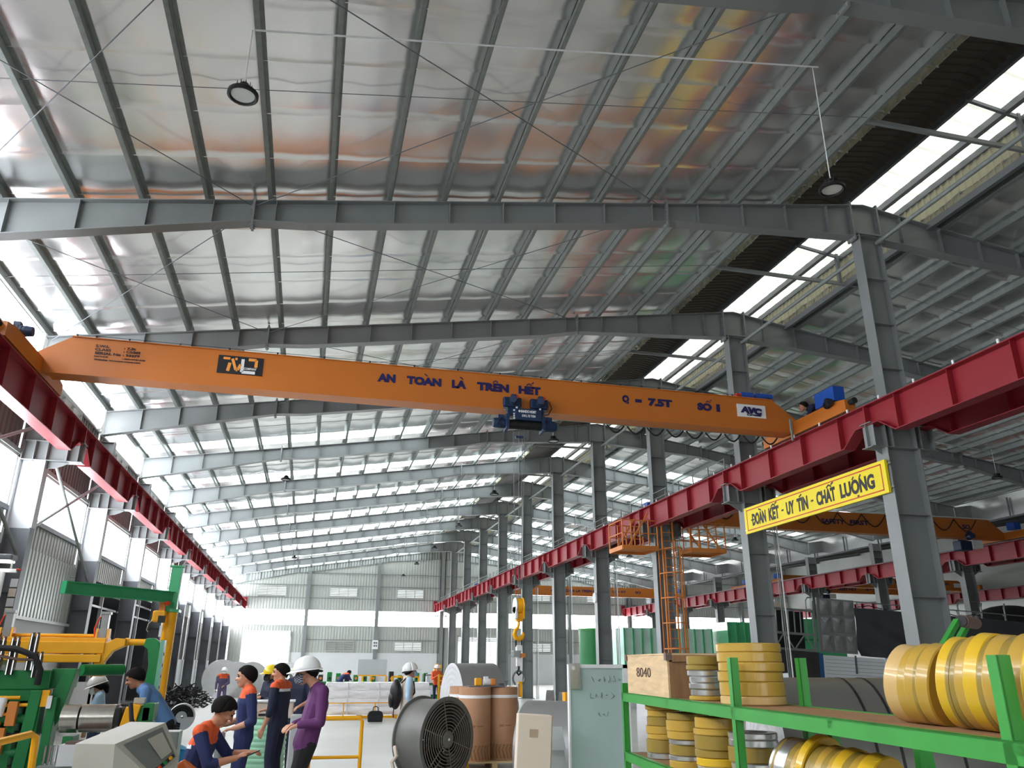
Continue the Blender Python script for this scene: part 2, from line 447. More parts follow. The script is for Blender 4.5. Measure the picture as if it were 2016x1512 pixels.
for i in range(NF - 1):
    ya, yb = FY[i] + .15, FY[i + 1] - .15
    fi = i - 3
    wn += 1; window_pane(wn, XL, ya, yb, 8.28, 8.98)
    wn += 1; window_pane(wn, XL, ya, yb, 4.93, 6.07)
    corr_wall(FY[i], FY[i + 1], 6.07, 8.28, m='cladding_brown')
    corr_wall(FY[i], FY[i + 1], 4.15, 4.93)
    louver(wall_left, (XL + .06, ya + .9, 7.35), (0, 1, 0), 2.4, .78)
    MB().beam((XL + .06, FY[i], 6.15), (XL + .06, FY[i + 1], 6.15), .06, .1).build('girt', 'galv', wall_left)
    MB().beam((XL + .06, FY[i], 4.88), (XL + .06, FY[i + 1], 4.88), .06, .1).build('girt', 'steel_dark', wall_left)
    if fi in (1,):
        corr_wall(FY[i] + .9, yb, 2.69, 4.24, x=XL + .12, m='sheet_pale', nm='sliding_sheet')
        MB().box(XL + .1, XL + .18, FY[i] + .9, yb, 2.64, 2.71).build('sheet_rail', 'steel_light', wall_left)
        MB().box(XL, XL + .06, FY[i], FY[i + 1], 0, 2.69).build('lower_panel', 'white_wall', wall_left)
    elif fi in (2, 3, 4):
        for yy in (ya + 1.7, ya + 3.6): MB().box(XL - .05, XL + .05, yy - .04, yy + .04, 0, 4.15).build('door_post', 'steel_light', wall_left)
        for z in (3.4, 3.85): MB().box(XL - .03, XL + .03, ya, yb, z - .03, z + .03).build('door_rail', 'steel_light', wall_left)
    elif fi < 1:
        corr_wall(FY[i], FY[i + 1], 0, 4.15)
    else:
        corr_wall(FY[i], FY[i + 1], 1.9, 4.15, m='cladding_brown'); MB().box(XL - .1, XL + .02, FY[i], FY[i + 1], 0, 1.9).build('plinth', 'white_wall', wall_left)
# open annex beyond the left wall
an = MB(); an.box(-13.2, -13.0, 13, 44, 0, 4.6); an.box(-13.2, XL - .1, 13, 44, 4.3, 4.4); an.box(-13.2, XL - .1, 12.9, 13.0, 0, 4.4); an.box(-13.2, XL - .1, 44, 44.1, 0, 4.4)
an.build('annex_wall', 'steel_dark', wall_left)
# left columns with brackets: lower shaft, upper shaft, bracket
def hcol(b, x0, x1, z0, z1, fw, t=.016, stiff=()):
    b.box(x0, x0 + t, -fw / 2, fw / 2, z0, z1); b.box(x1 - t, x1, -fw / 2, fw / 2, z0, z1); b.box(x0 + t, x1 - t, -.006, .006, z0, z1)
    for z in stiff: b.box(x0 + t, x1 - t, -fw / 2 + .02, fw / 2 - .02, z - .006, z + .006)
lc_low = MB(); hcol(lc_low, -6.60, -6.10, 0, 4.47, .30, stiff=(1.8, 3.1)); lc_low = lc_low.mesh('lower_shaft', 'steel_dark')
lc_mid = MB(); hcol(lc_mid, -6.62, -6.08, 4.47, 5.98, .30, stiff=()); lc_mid = lc_mid.mesh('upper_shaft', 'steel_light')
def bracket(b, xa, xb, za, zb, fw, st):
    b.box(xa, xb, -fw / 2, fw / 2, zb - .016, zb); b.box(xa, xb, -fw / 2, fw / 2, za, za + .016); b.box(xa, xb, -.006, .006, za, zb)
    for x in st: b.box(x - .008, x + .008, -fw / 2 + .01, fw / 2 - .01, za, zb)
lc_br = MB(); bracket(lc_br, -6.62, -5.35, 5.98, 6.44, .30, (-6.60, -6.36, -6.10, -5.68, -5.45))
lc_br.prism_y([(-6.08, 5.98), (-5.62, 5.98), (-5.75, 5.9), (-5.9, 5.84), (-6.08, 5.82)], -.01, .01)
lc_br = lc_br.mesh('bracket', 'steel_grey')
lc_up = MB(); hcol(lc_up, -6.64, -6.22, 6.44, 8.05, .26, stiff=(7.2, 8.02))
lc_up.beam((-6.2, 0, 7.0), (-5.75, 0, 6.8), .05, .05); lc_up = lc_up.mesh('top_shaft', 'steel_grey')
for k, y in enumerate(FY[:-1]):
    T = Matrix.Translation((0, y, 0))
    c = link_mesh('column', lc_low, wall_left, T)
    for nm, me in (('upper_shaft', lc_mid), ('bracket', lc_br), ('top_shaft', lc_up)): link_mesh(nm, me, c, T)
for i in (3, 4, 7):
    for (z0, z1) in ((4.5, 6.6),):
        MB().cyl((-6.25, FY[i] + .3, z1), (-6.25, FY[i + 1] - .2, z0 - .6), .04, n=8).build('wall_brace', 'galv', wall_left)
        MB().cyl((-6.25, FY[i] + .3, z0), (-6.25, FY[i + 1] - .2, z1 + .2), .04, n=8).build('wall_brace', 'galv', wall_left)
# ---- rainwater pipes bending under the clerestory
for i in range(4, 9):
    MB().tube([(XL + .1, FY[i] - .35, 8.95), (XL + .1, FY[i] - .35, 8.55), (XL + .1, FY[i] - .55, 8.3), (XL + .1, FY[i] - .6, 8.25)], .05, 8).build('downpipe', 'white_paint', wall_left)
# ---- end wall
wall_back = struct('wall_back', (0, YE, 0))
def corr_x(xa, xb, za, zb, m='cladding', nm='siding_sheet', y=YE, topfn=None):
    b = MB(); pts = []; x = xa
    while x < xb - 1e-6:
        for f, h in ((0, 0), (.55, 0), (.65, 1), (.9, 1)):
            if x + f * .25 <= xb: pts.append((x + f * .25, h * .03))
        x += .25
    pts.append((xb, 0)); vs = []
    for xx, h in pts: vs += [(xx, y - h, za), (xx, y - h, topfn(xx) if topfn else zb)]
    return b.add(vs, [(2 * i, 2 * i + 2, 2 * i + 3, 2 * i + 1) for i in range(len(pts) - 1)]).build(nm, m, wall_back)
EC = [-6.5, -.3, 5.8, 11.65, 17.75, 23.85, 29.95, 36, 42, 47.5]
dn = 0
for k, (xa, xb) in enumerate(zip(EC, EC[1:])):
    corr_x(xa, xb, 6.2, 7.2); corr_x(xa, xb, 7.2, 8.3); corr_x(xa, xb, 8.3, 0, topfn=lambda x: roofz(x) + .1)
    if k == 0:
        corr_x(xa, xb, 4.15, 4.87); corr_x(xa, -5.5, 0, 4.15); corr_x(-1.42, xb, 2.64, 4.15)
        MB().box(-1.42, xb, YE - .03, YE + .1, 0, 2.64).build('plinth', 'white_wall', wall_back)
        d = struct('door_1', (-3.5, YE, 0)); f = MB()
        for x in (-5.5, -1.42): f.box(x - .06, x + .06, YE - .12, YE + .05, 0, 4.2)
        f.box(-5.5, -1.42, YE - .12, YE + .05, 4.1, 4.25); f.build('door_frame', 'cladding', d)
        MB().box(-5.45, -1.47, YE - .3, YE - .02, 3.95, 4.4).build('shutter_box', 'white_wall', d)
    elif k == 3:
        corr_x(xa, xb, 4.15, 4.87); corr_x(xa, 13.2, 0, 4.15); corr_x(17.0, xb, 0, 4.15)
        d = struct('door_2', (15, YE, 0)); f = MB()
        for x in (13.2, 17.0): f.box(x - .06, x + .06, YE - .12, YE + .05, 0, 4.2)
        f.box(13.2, 17.0, YE - .12, YE + .05, 4.1, 4.25); f.build('door_frame', 'cladding', d)
        for z in (3.75, 3.9, 4.05): MB().box(13.2, 17.0, YE - .1, YE - .04, z - .05, z + .05).build('shutter_slat', 'white_wall', d)
    else:
        corr_x(xa, xb, 3.7, 4.87); corr_x(xa, xb, 2.64, 3.7)
        MB().box(xa, xb, YE - .03, YE + .1, 0, 2.64).build('plinth', 'white_wall', wall_back)
        louver(wall_back, ((xa + xb) / 2 - 1.2, YE - .06, 2.78), (1, 0, 0), 2.4, .84, glow=k != 1)
    louver(wall_back, ((xa + xb) / 2 - 1.2, YE - .06, 7.32), (1, 0, 0), 2.4, .84)
    wn += 1; w = struct('window_%d' % wn, ((xa + xb) / 2, YE, 4.87))
    MB().box(xa, xb, YE - .01, YE, 4.87, 6.2).build('pane', 'window_glow', w)
    fr = MB()
    for z in (4.87, 6.2): fr.box(xa, xb, YE - .05, YE + .02, z - .03, z + .03)
    fr.build('window_frame', 'cladding', w)
    for z in (3.7, 7.2, 8.3, 9.4):
        if z < roofz(xa) - .3 and not (z == 3.7 and k in (0, 3)): MB().box(xa, xb, YE - .09, YE - .03, z - .03, z + .03).build('girt', 'steel_grey', wall_back)
    if k: c = MB(); hcol(c, -.2, .2, 0, roofz(xa) - .4, .3); c.xf(Matrix.Translation((xa, YE - .2, 0)) @ Matrix.Rotation(math.pi / 2, 4, 'Z')).build('column', 'steel_grey', wall_back)
far_wall = MB().box(X3, X3 + .2, Y0, YE, 0, 12); tag(far_wall.build('wall_right', 'cladding'), kind='structure')

# ---- unseen wall added behind the camera to cut the light; gate opening left
wf = struct('wall_light_block', (0, Y0, 0))
for (xa, xb, za, zb) in ((XL, 0, 0, 4.87), (7, X3, 0, 4.87), (0, 7, 4.6, 4.87), (XL, X3, 6.2, 9.0)):
    MB().box(xa, xb, Y0 - .1, Y0, za, zb).build('siding', 'cladding', wf)
b = MB(); b.prism_y([(XL, 9.0), (X3, 9.0), (X3, roofz(X3) + .2), (X2, roofz(X2) + .2), (XR, roofz(XR) + .2), (XL, roofz(XL) + .2)], Y0 - .1, Y0); b.build('gable', 'cladding', wf)
MB().box(XL, X3, Y0 - .1, Y0, 4.87, 6.2).build('siding', 'cladding', wf)
# ================================================================== COLUMNS OF THE RIDGE AND VALLEY LINES
ORD = ['first', 'second', 'third', 'fourth', 'fifth', 'sixth', 'seventh', 'eighth', 'ninth', 'tenth', 'eleventh']
def mk_col_meshes():
    lo = MB(); hcol(lo, -.29, .30, 0, 5.92, .34, .018, stiff=(1.9, 2.95, 4.55))
    up = MB(); hcol(up, -.26, .30, 6.44, 11.0, .30, .016, stiff=(7.7, 8.75, 9.85))
    br = MB(); bracket(br, -.80, .80, 5.92, 6.44, .34, (-.72, -.44, -.28, .28, .41, .72))
    br.prism_y([(-.29, 5.92), (-.7, 5.92), (-.29, 5.68)], -.01, .01); br.prism_y([(.30, 5.92), (.7, 5.92), (.30, 5.68)], -.01, .01)
    cap = MB(); cap.box(-.32, .36, -.17, .17, 10.96, 11.0)
    base = MB(); base.box(-.50, .38, -.2, .2, 0, .03)
    return [x.mesh(n, 'steel_grey') for x, n in ((lo, 'lower_shaft'), (up, 'upper_shaft'), (br, 'crane_bracket'), (cap, 'cap_plate'), (base, 'base_plate'))]
CM = mk_col_meshes()
WIDE = MB(); hcol(WIDE, -.48, .32, 0, 5.92, .36, .018, stiff=(1.9, 2.95, 4.55)); WIDE = WIDE.mesh('lower_shaft', 'steel_grey')
def put_col(x, y, label, group):
    t = thing('steel_column', label, 'column', (x, y, 0), 0, group)
    for k, me in enumerate(CM): link_mesh(me.name.split('.')[0], WIDE if k == 0 and abs(y - FY[3]) < .1 else me, t, Matrix.Translation((x, y, 0)))
    return t
side = ['carrying the right end of the yellow banner', 'carrying the left end of the yellow banner', 'with the orange caged ladder']
for i, y in enumerate(FY[2:]):
    n = i - 1
    if n < 0: lb = 'grey steel column of the ridge row, outside the picture on the right'
    elif n < 3: lb = 'tall grey steel H column ' + side[n]
    else: lb = '%s grey steel H column of the middle row, counted from the camera' % ORD[n]
    put_col(XR, y, lb, 'columns of the middle row')
for i, y in enumerate(FY[3:]):
    t = thing('steel_column', '%s grey steel column of the far right row behind the truck, counted from the camera' % ORD[i], 'column', (X2, y, 0), 0, 'columns of the far right row')
    for me, nm in zip(CM, ('lower_shaft', 'upper_shaft', 'crane_bracket')):
        m = Matrix.Translation((X2, y, 0))
        if nm == 'upper_shaft': m = m @ Matrix.Translation((0, 0, 6.44)) @ Matrix.Diagonal((1, 1, .36, 1)) @ Matrix.Translation((0, 0, -6.44))
        link_mesh(nm, me, t, m)
# conduits running up some of the columns
for n, y in enumerate(FY[4:12]):
    t = thing('cable_conduit', '%s bundle of thin grey conduits clipped to the middle row columns, counted from the banner' % ORD[n], 'conduit', (XR + .5, y - .3, 0), 0, 'conduits on the columns')
    for k, dx in enumerate((.0, .09, .2)):
        MB().tube([(XR + .46 + dx * .6, y - .24, 0), (XR + .46 + dx * .6, y - .24, 5.75)], .016 + .006 * (k == 2), 6).build('pipe', 'white_paint' if k == 2 else 'galv', t)
# ================================================================== CRANE RUNWAYS
RT = 6.80
def runway_seg():
    b = MB(); e, d = .40, .70
    prof = [(0, RT), (6, RT), (6, RT - e), (5.65, RT - e), (5.2, RT - d), (.8, RT - d), (.35, RT - e), (0, RT - e)]
    b.prism_x(prof, -.007, .007)
    b.box(-.17, .17, 0, 6, RT, RT + .02)
    for (a, c) in zip(prof[2:], prof[3:]):
        b.beam((0, a[0], a[1]), (0, c[0], c[1]), .28, .018)
    b.box(-.15, .15, 0, .016, RT - e, RT); b.box(-.15, .15, 5.984, 6, RT - e, RT)
    return b.mesh('girder_segment', 'crane_red')
def runway_stiff():
    return MB().box(-.14, .14, -.006, .006, RT - .69, RT).mesh('stiffener', 'crane_red')
RS, RST = runway_seg(), runway_stiff()
RAIL = MB().box(-.035, .035, 0, 6, RT + .02, RT + .09).mesh('rail', 'steel_dark')
CLIP = MB().box(-.012, .012, -.02, .02, RT + .02, RT + .10).mesh('rail_clip', 'white_paint')
def runway(x, i0, label, i1=NF - 1, detail=True):
    t = thing('crane_runway', label, 'crane runway', (x, FY[i0], RT - .4))
    for i in range(i0, i1):
        m = Matrix.Translation((x, FY[i], 0))
        s = link_mesh('girder_segment', RS, t, m)
        link_mesh('rail', RAIL, t, m)
        for k in range(4): link_mesh('stiffener', RST, s, m @ Matrix.Translation((0, .9 + 1.4 * k, 0)))
        if detail and i < 6:
            for k in range(6): link_mesh('rail_clip', CLIP, s, m @ Matrix.Translation((-.15, .5 + k, 0)))
    MB().box(x - .17, x + .17, YE - .25, YE - .15, RT, RT + .35).build('end_stop', 'crane_red', t)
    return t
runway(11.03, 1, 'red steel crane runway beam along the left side of the middle columns')
runway(12.27, 1, 'dark red crane runway beam along the right side of the middle columns', detail=False)
runway(-5.55, 1, 'red steel crane runway beam on brackets along the left wall')
runway(29.33, 3, 'red crane runway beam beyond the tarpaulin truck, on the far right columns', detail=False)
runway(30.57, 3, 'red crane runway beam behind the far right columns', detail=False)
runway(46.4, 3, 'most distant red crane runway beam on the far right', detail=False)
# posts with a stay wire above the right runway
t = thing('safety_line', 'thin grey posts and wire standing on the right red runway beam', 'railing', (11.2, FY[4], RT))
for k in range(54):
    y = 19.6 + k; MB().box(11.15, 11.18, y - .012, y + .012, RT, RT + .5).build('post', 'galv', t)
for z in (.48, .27): MB().cyl((11.165, 19.6, RT + z), (11.165, 72.8, RT + z), .008, n=5).build('wire', 'galv', t)
# ================================================================== MAIN OVERHEAD CRANE
GY, GZ0, GZ1 = 15.7, 6.95, 7.72
XA, XB = -5.62, 11.12
crane = thing('overhead_crane', 'orange single-girder overhead crane spanning the hall, lettered AN TOÀN LÀ TRÊN HẾT', 'crane', (2.7, GY, RT + .09))
g = MB()
poly = [(XA, GZ0 + .05), (XA + .75, GZ0), (XB - .5, GZ0), (XB, GZ0 + .05), (XB, GZ0 + .22), (XB - .72, GZ1), (XA + .62, GZ1), (XA, GZ0 + .36)]
g.prism_y(poly, GY + .03, GY + .36)
g.box(XA + .3, XB - .3, GY - .02, GY + .42, GZ0 - .02, GZ0 + .006); g.box(XA + .62, XB - .72, GY, GY + .40, GZ1, GZ1 + .016)
girder = g.build('girder', 'crane_orange', crane)
for k in range(17):
    x = XA + .7 + k * .95
    MB().cyl((x, GY + .02, GZ1 + .01), (x, GY + .02, GZ1 + .06), .018, n=6).build('lug', 'black', girder)
wires = MB().cyl((XA + .65, GY + .02, GZ1 + .055), (XB - .75, GY + .02, GZ1 + .055), .005, n=4).build('cable_wire', 'black', girder)
def endtruck(x, sgn):
    e = MB(); e.prism_x([(GY - 1.9, RT + .10), (GY + 1.4, RT + .10), (GY + 1.4, RT + .34), (GY + 1.0, RT + .42), (GY - 1.5, RT + .42), (GY - 1.9, RT + .36)], x - .13, x + .13)
    o = e.build('end_carriage', 'crane_orange', crane)
    for yy in (GY - 1.65, GY + 1.15):
        MB().cyl((x - .06, yy, RT + .22), (x + .06, yy, RT + .22), .13, n=16).build('wheel', 'steel_dark', o)
        MB().cyl((x, yy + (-.25 if yy < GY else .25), RT + .3), (x, yy + (-.42 if yy < GY else .42), RT + .3), .06, .07, 10).build('buffer', 'rubber', o)
    return o
ea, eb = endtruck(-5.55, 1), endtruck(11.03, -1)
def motor(p, d, r, L, m, parent, nm='motor'):
    p = Vector(p); d = Vector(d).normalized(); b = MB()
    b.cyl(p, p + d * L * .7, r, n=14); b.cyl(p + d * L * .7, p + d * L, r * 1.05, r * .9, 14)
    for k in range(4): b.cyl(p + d * L * (.12 + .14 * k), p + d * L * (.16 + .14 * k), r * 1.1, n=14)
    q = p + d * L * .35; b.box(q.x - r * .6, q.x + r * .6, q.y - r * .6, q.y + r * .6, q.z + r * .7, q.z + r * 1.6)
    return b.build(nm, m, parent, smooth=True)
motor((-5.75, GY - 1.0, RT + .55), (1, 0, .0), .10, .42, 'hoist_blue', crane)
motor((10.88, 14.4, RT + .40), (-.35, -1, 0), .08, .3, 'black', crane)
# electrical boxes on the crane
for (x0, x1, y0, z0, z1, m) in ((9.62, 9.95, .10, 0, .16, 'motor_blue'), (10.02, 10.45, .08, 0, .15, 'motor_blue')):
    MB().box(x0, x1, GY + y0, GY + y0 + .25, GZ1 + .02 + z0, GZ1 + .02 + z1).build('junction_box', m, girder)
MB().box(9.50, 9.62, GY + .1, GY + .3, GZ1 + .02, GZ1 + .14).build('warning_lamp', 'banner_red', girder)
MB().box(10.92, 11.2, 14.15, 14.85, RT + .46, RT + .80).build('control_box', 'motor_blue', crane)
for k, (x, y) in enumerate(((10.98, 14.25), (10.98, 14.75))): MB().box(x - .02, x + .02, y - .02, y + .02, RT + .4, RT + .48).build('box_leg', 'galv', crane)
MB().cyl((10.3, GY + .3, GZ1), (10.3, GY + .3, GZ1 + .3), .012, n=5).build('mast', 'galv', girder)
MB().cyl((10.3, GY + .3, GZ1 + .22), (11.3, GY + .9, GZ1 + .05), .012, n=5).build('stay_rod', 'galv', girder)
MB().box(10.72, 10.76, GY - .12, GY - .08, RT - .1, RT + .42).build('sensor_arm', 'galv', crane)
MB().box(10.45, 10.49, GY - .5, GY - .46, RT + .0, RT + .3).build('sensor_arm', 'galv', crane)
# festoon cable loops under the far side of the girder
for k in range(9):
    x = 6.3 + k * .5
    pts = [(x + .42 * (u / 8), GY + .5, GZ0 - .02 - .17 * math.sin(math.pi * u / 8)) for u in range(9)]
    MB().tube(pts, .02, 6).build('festoon_loop', 'rubber', crane)
MB().box(4.2, 11.0, GY + .47, GY + .53, GZ0 - .0, GZ0 + .05).build('festoon_track', 'galv', crane)
# lettering on the girder face
def gtext(s, x, z, w, h, m='text_navy', bold=.021, sl=0.):
    return text(s, .3, m, girder, plane_mtx((x, GY + .022, z), (1, 0, 0), (0, 0, 1)), bold=bold, fit=(w, h), extrude=.003)
for s, x0, x1 in (('AN', .96, 1.34), ('TOAN', 1.58, 2.33), ('LA', 2.56, 2.88), ('TREN', 3.12, 3.84), ('HET', 4.06, 4.57), ('Q', 6.51, 6.68), ('7.5T', 7.15, 7.75), ('SO', 8.39, 8.76), ('1', 8.88, 8.97)):
    gtext(s, x0, 7.335 if x0 < 6 else 7.31, x1 - x0, .19 if s != 'Q' else .215)
gtext('=', 6.83, 7.37, .16, .08)
# the accents of the Vietnamese words
def accents(parent, y, items, m='text_navy'):
    for (x, z, kind, s) in items:
        b = MB()
        def stroke(p, q, w=.026):
            b.beam((p[0], y, p[1]), (q[0], y, q[1]), .004, w * s, up=(-(q[1] - p[1]), 0, q[0] - p[0]))
        if kind in ('grave',): stroke((x - .045 * s, z + .06 * s), (x + .03 * s, z))
        if kind in ('hat', 'hat_acute'): stroke((x - .065 * s, z), (x, z + .05 * s)); stroke((x, z + .05 * s), (x + .065 * s, z))
        if kind in ('hat_acute',): stroke((x + .07 * s, z + .05 * s), (x + .12 * s, z + .095 * s))
        if kind == 'acute': stroke((x - .03 * s, z), (x + .04 * s, z + .06 * s))
        if kind == 'dot': b.box(x - .02 * s, x + .02 * s, y - .002, y + .002, z - .02 * s, z + .02 * s)
        if kind == 'horn': stroke((x, z), (x + .03 * s, z + .05 * s))
        if kind == 'bar': stroke((x - .04 * s, z), (x + .04 * s, z))
        b.build('accent', m, parent)
accents(girder, GY + .021, [(2.00, 7.55, 'grave', .9), (2.78, 7.55, 'grave', .9), (3.535, 7.545, 'hat', .9), (4.30, 7.545, 'hat_acute', .9), (8.67, 7.52, 'hat_acute', .8)])
for s, x0, x1, z, h in (('S.W.L', -4.56, -4.31, 7.555, .05), (': 7.5t', -4.04, -3.82, 7.545, .052), ('CLASS', -4.56, -4.27, 7.48, .05), (': C5/M5', -4.04, -3.73, 7.475, .052), ('SERIAL No', -4.55, -4.08, 7.40, .055), (': 93279', -4.04, -3.73, 7.40, .055),
                        ('HOTLINE', -4.55, -4.30, 7.345, .028), (': 02213781268', -4.04, -3.62, 7.335, .028), ('Website: www.avc-crane.com', -4.55, -3.70, 7.275, .035)):
    gtext(s, x0, z, x1 - x0, h, 'text_dark', .012)
# black logo plate
lg = MB().box(-2.26, -1.38, GY + .012, GY + .028, 7.23, 7.615).build('logo_plate', 'text_black', girder)
mat('logo_orange', (240, 158, 70), .5, 0, 0); 
def stroke_poly(pts, w, y, m, parent, nm):
    b = MB()
    for (p, q) in zip(pts, pts[1:]): b.beam((p[0], y, p[1]), (q[0], y, q[1]), .004, w, up=(-(q[1] - p[1]), 0, q[0] - p[0]))
    return b.build(nm, m, parent)
lx = lambda a, c: (-2.26 + a * .88, 7.23 + c * .385)
stroke_poly([lx(.11, .84), lx(.26, .84)], .05, GY + .009, 'logo_orange', lg, 'logo_stroke')
stroke_poly([lx(.265, .60), lx(.235, .13)], .062, GY + .009, 'logo_orange', lg, 'logo_stroke')
stroke_poly([lx(.31, .84), lx(.41, .22), lx(.45, .22), lx(.50, .55)], .055, GY + .008, 'logo_orange', lg, 'logo_stroke')
stroke_poly([lx(.37, .84), lx(.42, .84)], .05, GY + .009, 'logo_orange', lg, 'logo_stroke')
stroke_poly([lx(.545, .86), lx(.545, .13), lx(.84, .13)], .062, GY + .008, 'white_paint', lg, 'logo_stroke')
stroke_poly([lx(.67, .86), lx(.845, .86), lx(.845, .44)], .06, GY + .009, 'logo_orange', lg, 'logo_stroke')
text('COMPANY', .1, 'white_paint', lg, plane_mtx((lx(.585, .26)[0], GY + .007, lx(0, .27)[1]), (1, 0, 0), (0, 0, 1)), fit=(.25, .05), bold=.003)
# white maker's plate
ap = MB().box(9.42, 10.17, GY + .012, GY + .028, 7.24, 7.555).build('maker_plate', 'white_paint', girder)
text('AVC', .2, 'text_navy', ap, plane_mtx((9.50, GY + .010, 7.345), (1, 0, 0), (0, 0, 1)) @ Matrix(((1, .25, 0, 0), (0, 1, 0, 0), (0, 0, 1, 0), (0, 0, 0, 1))), fit=(.52, .165), bold=.018)
text('Cranes', .1, 'text_navy', ap, plane_mtx((9.66, GY + .010, 7.275), (1, 0, 0), (0, 0, 1)), fit=(.38, .055), bold=.008)
# ---- hoist under the girder
hoist = thing('wire_rope_hoist', 'dark blue wire rope hoist with two motors hung under the orange girder', 'hoist', (4.2, GY - .1, 6.6))
HY = GY - .02; HM_ = None
b = MB(); b.box(3.95, 4.54, HY - .14, HY - .02, 6.68, 6.94); b.build('control_case', 'hoist_blue', hoist, bevel=.01)
text('BANDO HOIST', .1, 'white_paint', hoist, plane_mtx((4.07, HY - .145, 6.84), (1, 0, 0), (0, 0, 1)), fit=(.34, .06), bold=.004)
text('S.W.L 7.5 TON', .1, 'white_paint', hoist, plane_mtx((4.09, HY - .145, 6.745), (1, 0, 0), (0, 0, 1)), fit=(.30, .055), bold=.004)
MB().cyl((4.035, HY - .142, 6.87), (4.035, HY - .148, 6.87), .025, n=14).build('maker_mark', 'white_paint', hoist)
for z in (6.71, 6.76, 6.81, 6.89): MB().box(3.905, 3.935, HY - .13, HY - .10, z - .015, z + .015).build('warning_sticker', 'white_paint', hoist)
for x in (3.97, 4.50): MB().box(x - .02, x + .02, HY - .146, HY - .14, 6.93, 6.965).build('warning_sticker', 'white_paint', hoist)
b = MB(); b.cyl((3.80, HY, 6.60), (4.56, HY, 6.60), .10, n=18)
for k in range(24): b.cyl((3.84 + k * .029, HY, 6.60), (3.853 + k * .029, HY, 6.60), .106, n=18)
b.build('rope_drum', 'black', hoist, smooth=True)
for x0, x1 in ((3.74, 3.81), (4.55, 4.62)):
    MB().prism_x([(HY - .18, 6.48), (HY + .15, 6.44), (HY + .17, 6.84), (HY - .14, 6.8)], x0, x1).build('end_plate', 'hoist_blue', hoist, bevel=.01)
motor((3.74, HY, 6.61), (-1, 0, 0), .11, .26, 'hoist_blue', hoist); motor((4.62, HY, 6.61), (1, 0, 0), .12, .28, 'hoist_blue', hoist)
for x in (3.90, 4.51):
    b = MB(); b.box(x - .21, x + .2, HY - .1, HY + .02, 6.98, 7.20); b.build('trolley_plate', 'hoist_blue', hoist, bevel=.03)
    motor((x + .02, HY - .05, 7.10), (-.25, -1, -.1), .085, .32, 'hoist_blue', hoist)
    MB().cyl((x + .07, HY - .12, 7.19), (x + .07, HY - .17, 7.19), .045, n=14).build('warning_disc', 'banner_red', hoist)
    for dx in (-.12, .12): MB().cyl((x + dx, HY + .05, 6.98), (x + dx, HY - .03, 6.98), .07, n=14).build('trolley_wheel', 'steel_dark', hoist)
    MB().box(x - .1, x + .1, HY - .04, HY + .1, 6.78, 7.0).build('trolley_bracket', 'hoist_blue', hoist)
MB().tube([(4.72, HY - .1, 7.15), (4.78, HY - .1, 7.0), (4.70, HY - .1, 6.85), (4.6, HY - .1, 6.83)], .012, 6).build('motor_cable', 'rubber', hoist)
MB().tube([(3.66, HY - .1, 6.72), (3.55, HY - .12, 6.56), (3.66, HY - .1, 6.53)], .008, 6).build('motor_cable', 'rubber', hoist)
MB().box(3.98, 4.15, HY - .05, HY + .05, 6.29, 6.34).build('limit_bar', 'hoist_blue', hoist)
for x in (3.93, 4.06, 4.14, 4.19): MB().cyl((x, HY, 6.6), (4.06 + (x - 4.06) * .55, HY + .0, 2.95), .006, n=4).build('wire_rope', 'steel_dark', hoist)
# ---- hook block with crane scale and shackle
hb = thing('hook_block', 'yellow hook block with hook, crane scale and shackle hanging on the wire ropes', 'crane hook', (4.06, HY, 2.9))
def disc(c, ax, r, w, m, parent, nm, n=24): 
    a = Vector(ax).normalized(); return MB().lathe([(0, -w / 2), (r * .9, -w / 2), (r, -w / 2 + .02), (r, w / 2 - .02), (r * .9, w / 2), (0, w / 2)], c, a, n).build(nm, m, parent, smooth=True)
hx = 4.06
for sy, dx in ((-1, -.075), (1, .075)):
    b = MB(); b.lathe([(0, -.02), (.15, -.02), (.165, 0), (.15, .02), (0, .02)], (hx + dx, HY, 2.80), (1, 0, 0), 24); b.box(hx + dx - .02, hx + dx + .02, HY - .12, HY + .12, 2.55, 2.78)
    b.build('sheave_cover', 'white_paint' if sy < 0 else 'paint_yellow', hb, smooth=True)
b = MB(); b.lathe([(.03, -.055), (.15, -.05), (.155, 0), (.15, .05), (.03, .055)], (hx, HY, 2.80), (1, 0, 0), 24); b.build('sheave', 'paint_yellow', hb, smooth=True)
MB().box(hx - .07, hx + .07, HY - .07, HY + .07, 2.50, 2.66).build('crosshead', 'paint_yellow', hb, bevel=.015)
hp = [(hx, HY, 2.52), (hx, HY, 2.44), (hx - .02, HY, 2.38), (hx - .07, HY, 2.33), (hx - .09, HY, 2.26), (hx - .06, HY, 2.19), (hx + .01, HY, 2.165), (hx + .07, HY, 2.20), (hx + .095, HY, 2.26), (hx + .08, HY, 2.30)]
MB().tube(hp, .04, 10, radii=[.03, .03, .032, .04, .046, .05, .05, .045, .032, .012]).build('hook', 'paint_yellow', hb, smooth=True)
for dx in (-.055, .055): MB().tube([(hx + dx, HY, 2.24), (hx + dx * 1.1, HY, 2.08), (hx + dx, HY, 2.02)], .016, 8).build('shackle', 'rubber', hb)
MB().box(hx - .055, hx + .055, HY - .05, HY + .05, 1.93, 2.05).build('coupling', 'white_paint', hb, bevel=.008)
MB().box(hx - .13, hx + .02, HY - .09, HY + .09, 1.83, 1.95).build('scale_body', 'chrome', hb, bevel=.01)
MB().box(hx + .02, hx + .12, HY - .08, HY + .08, 1.82, 1.90).build('scale_battery', 'paint_orange', hb, bevel=.01)
MB().box(hx - .05, hx + .05, HY - .04, HY + .04, 1.66, 1.82).build('coupling', 'white_paint', hb, bevel=.008)
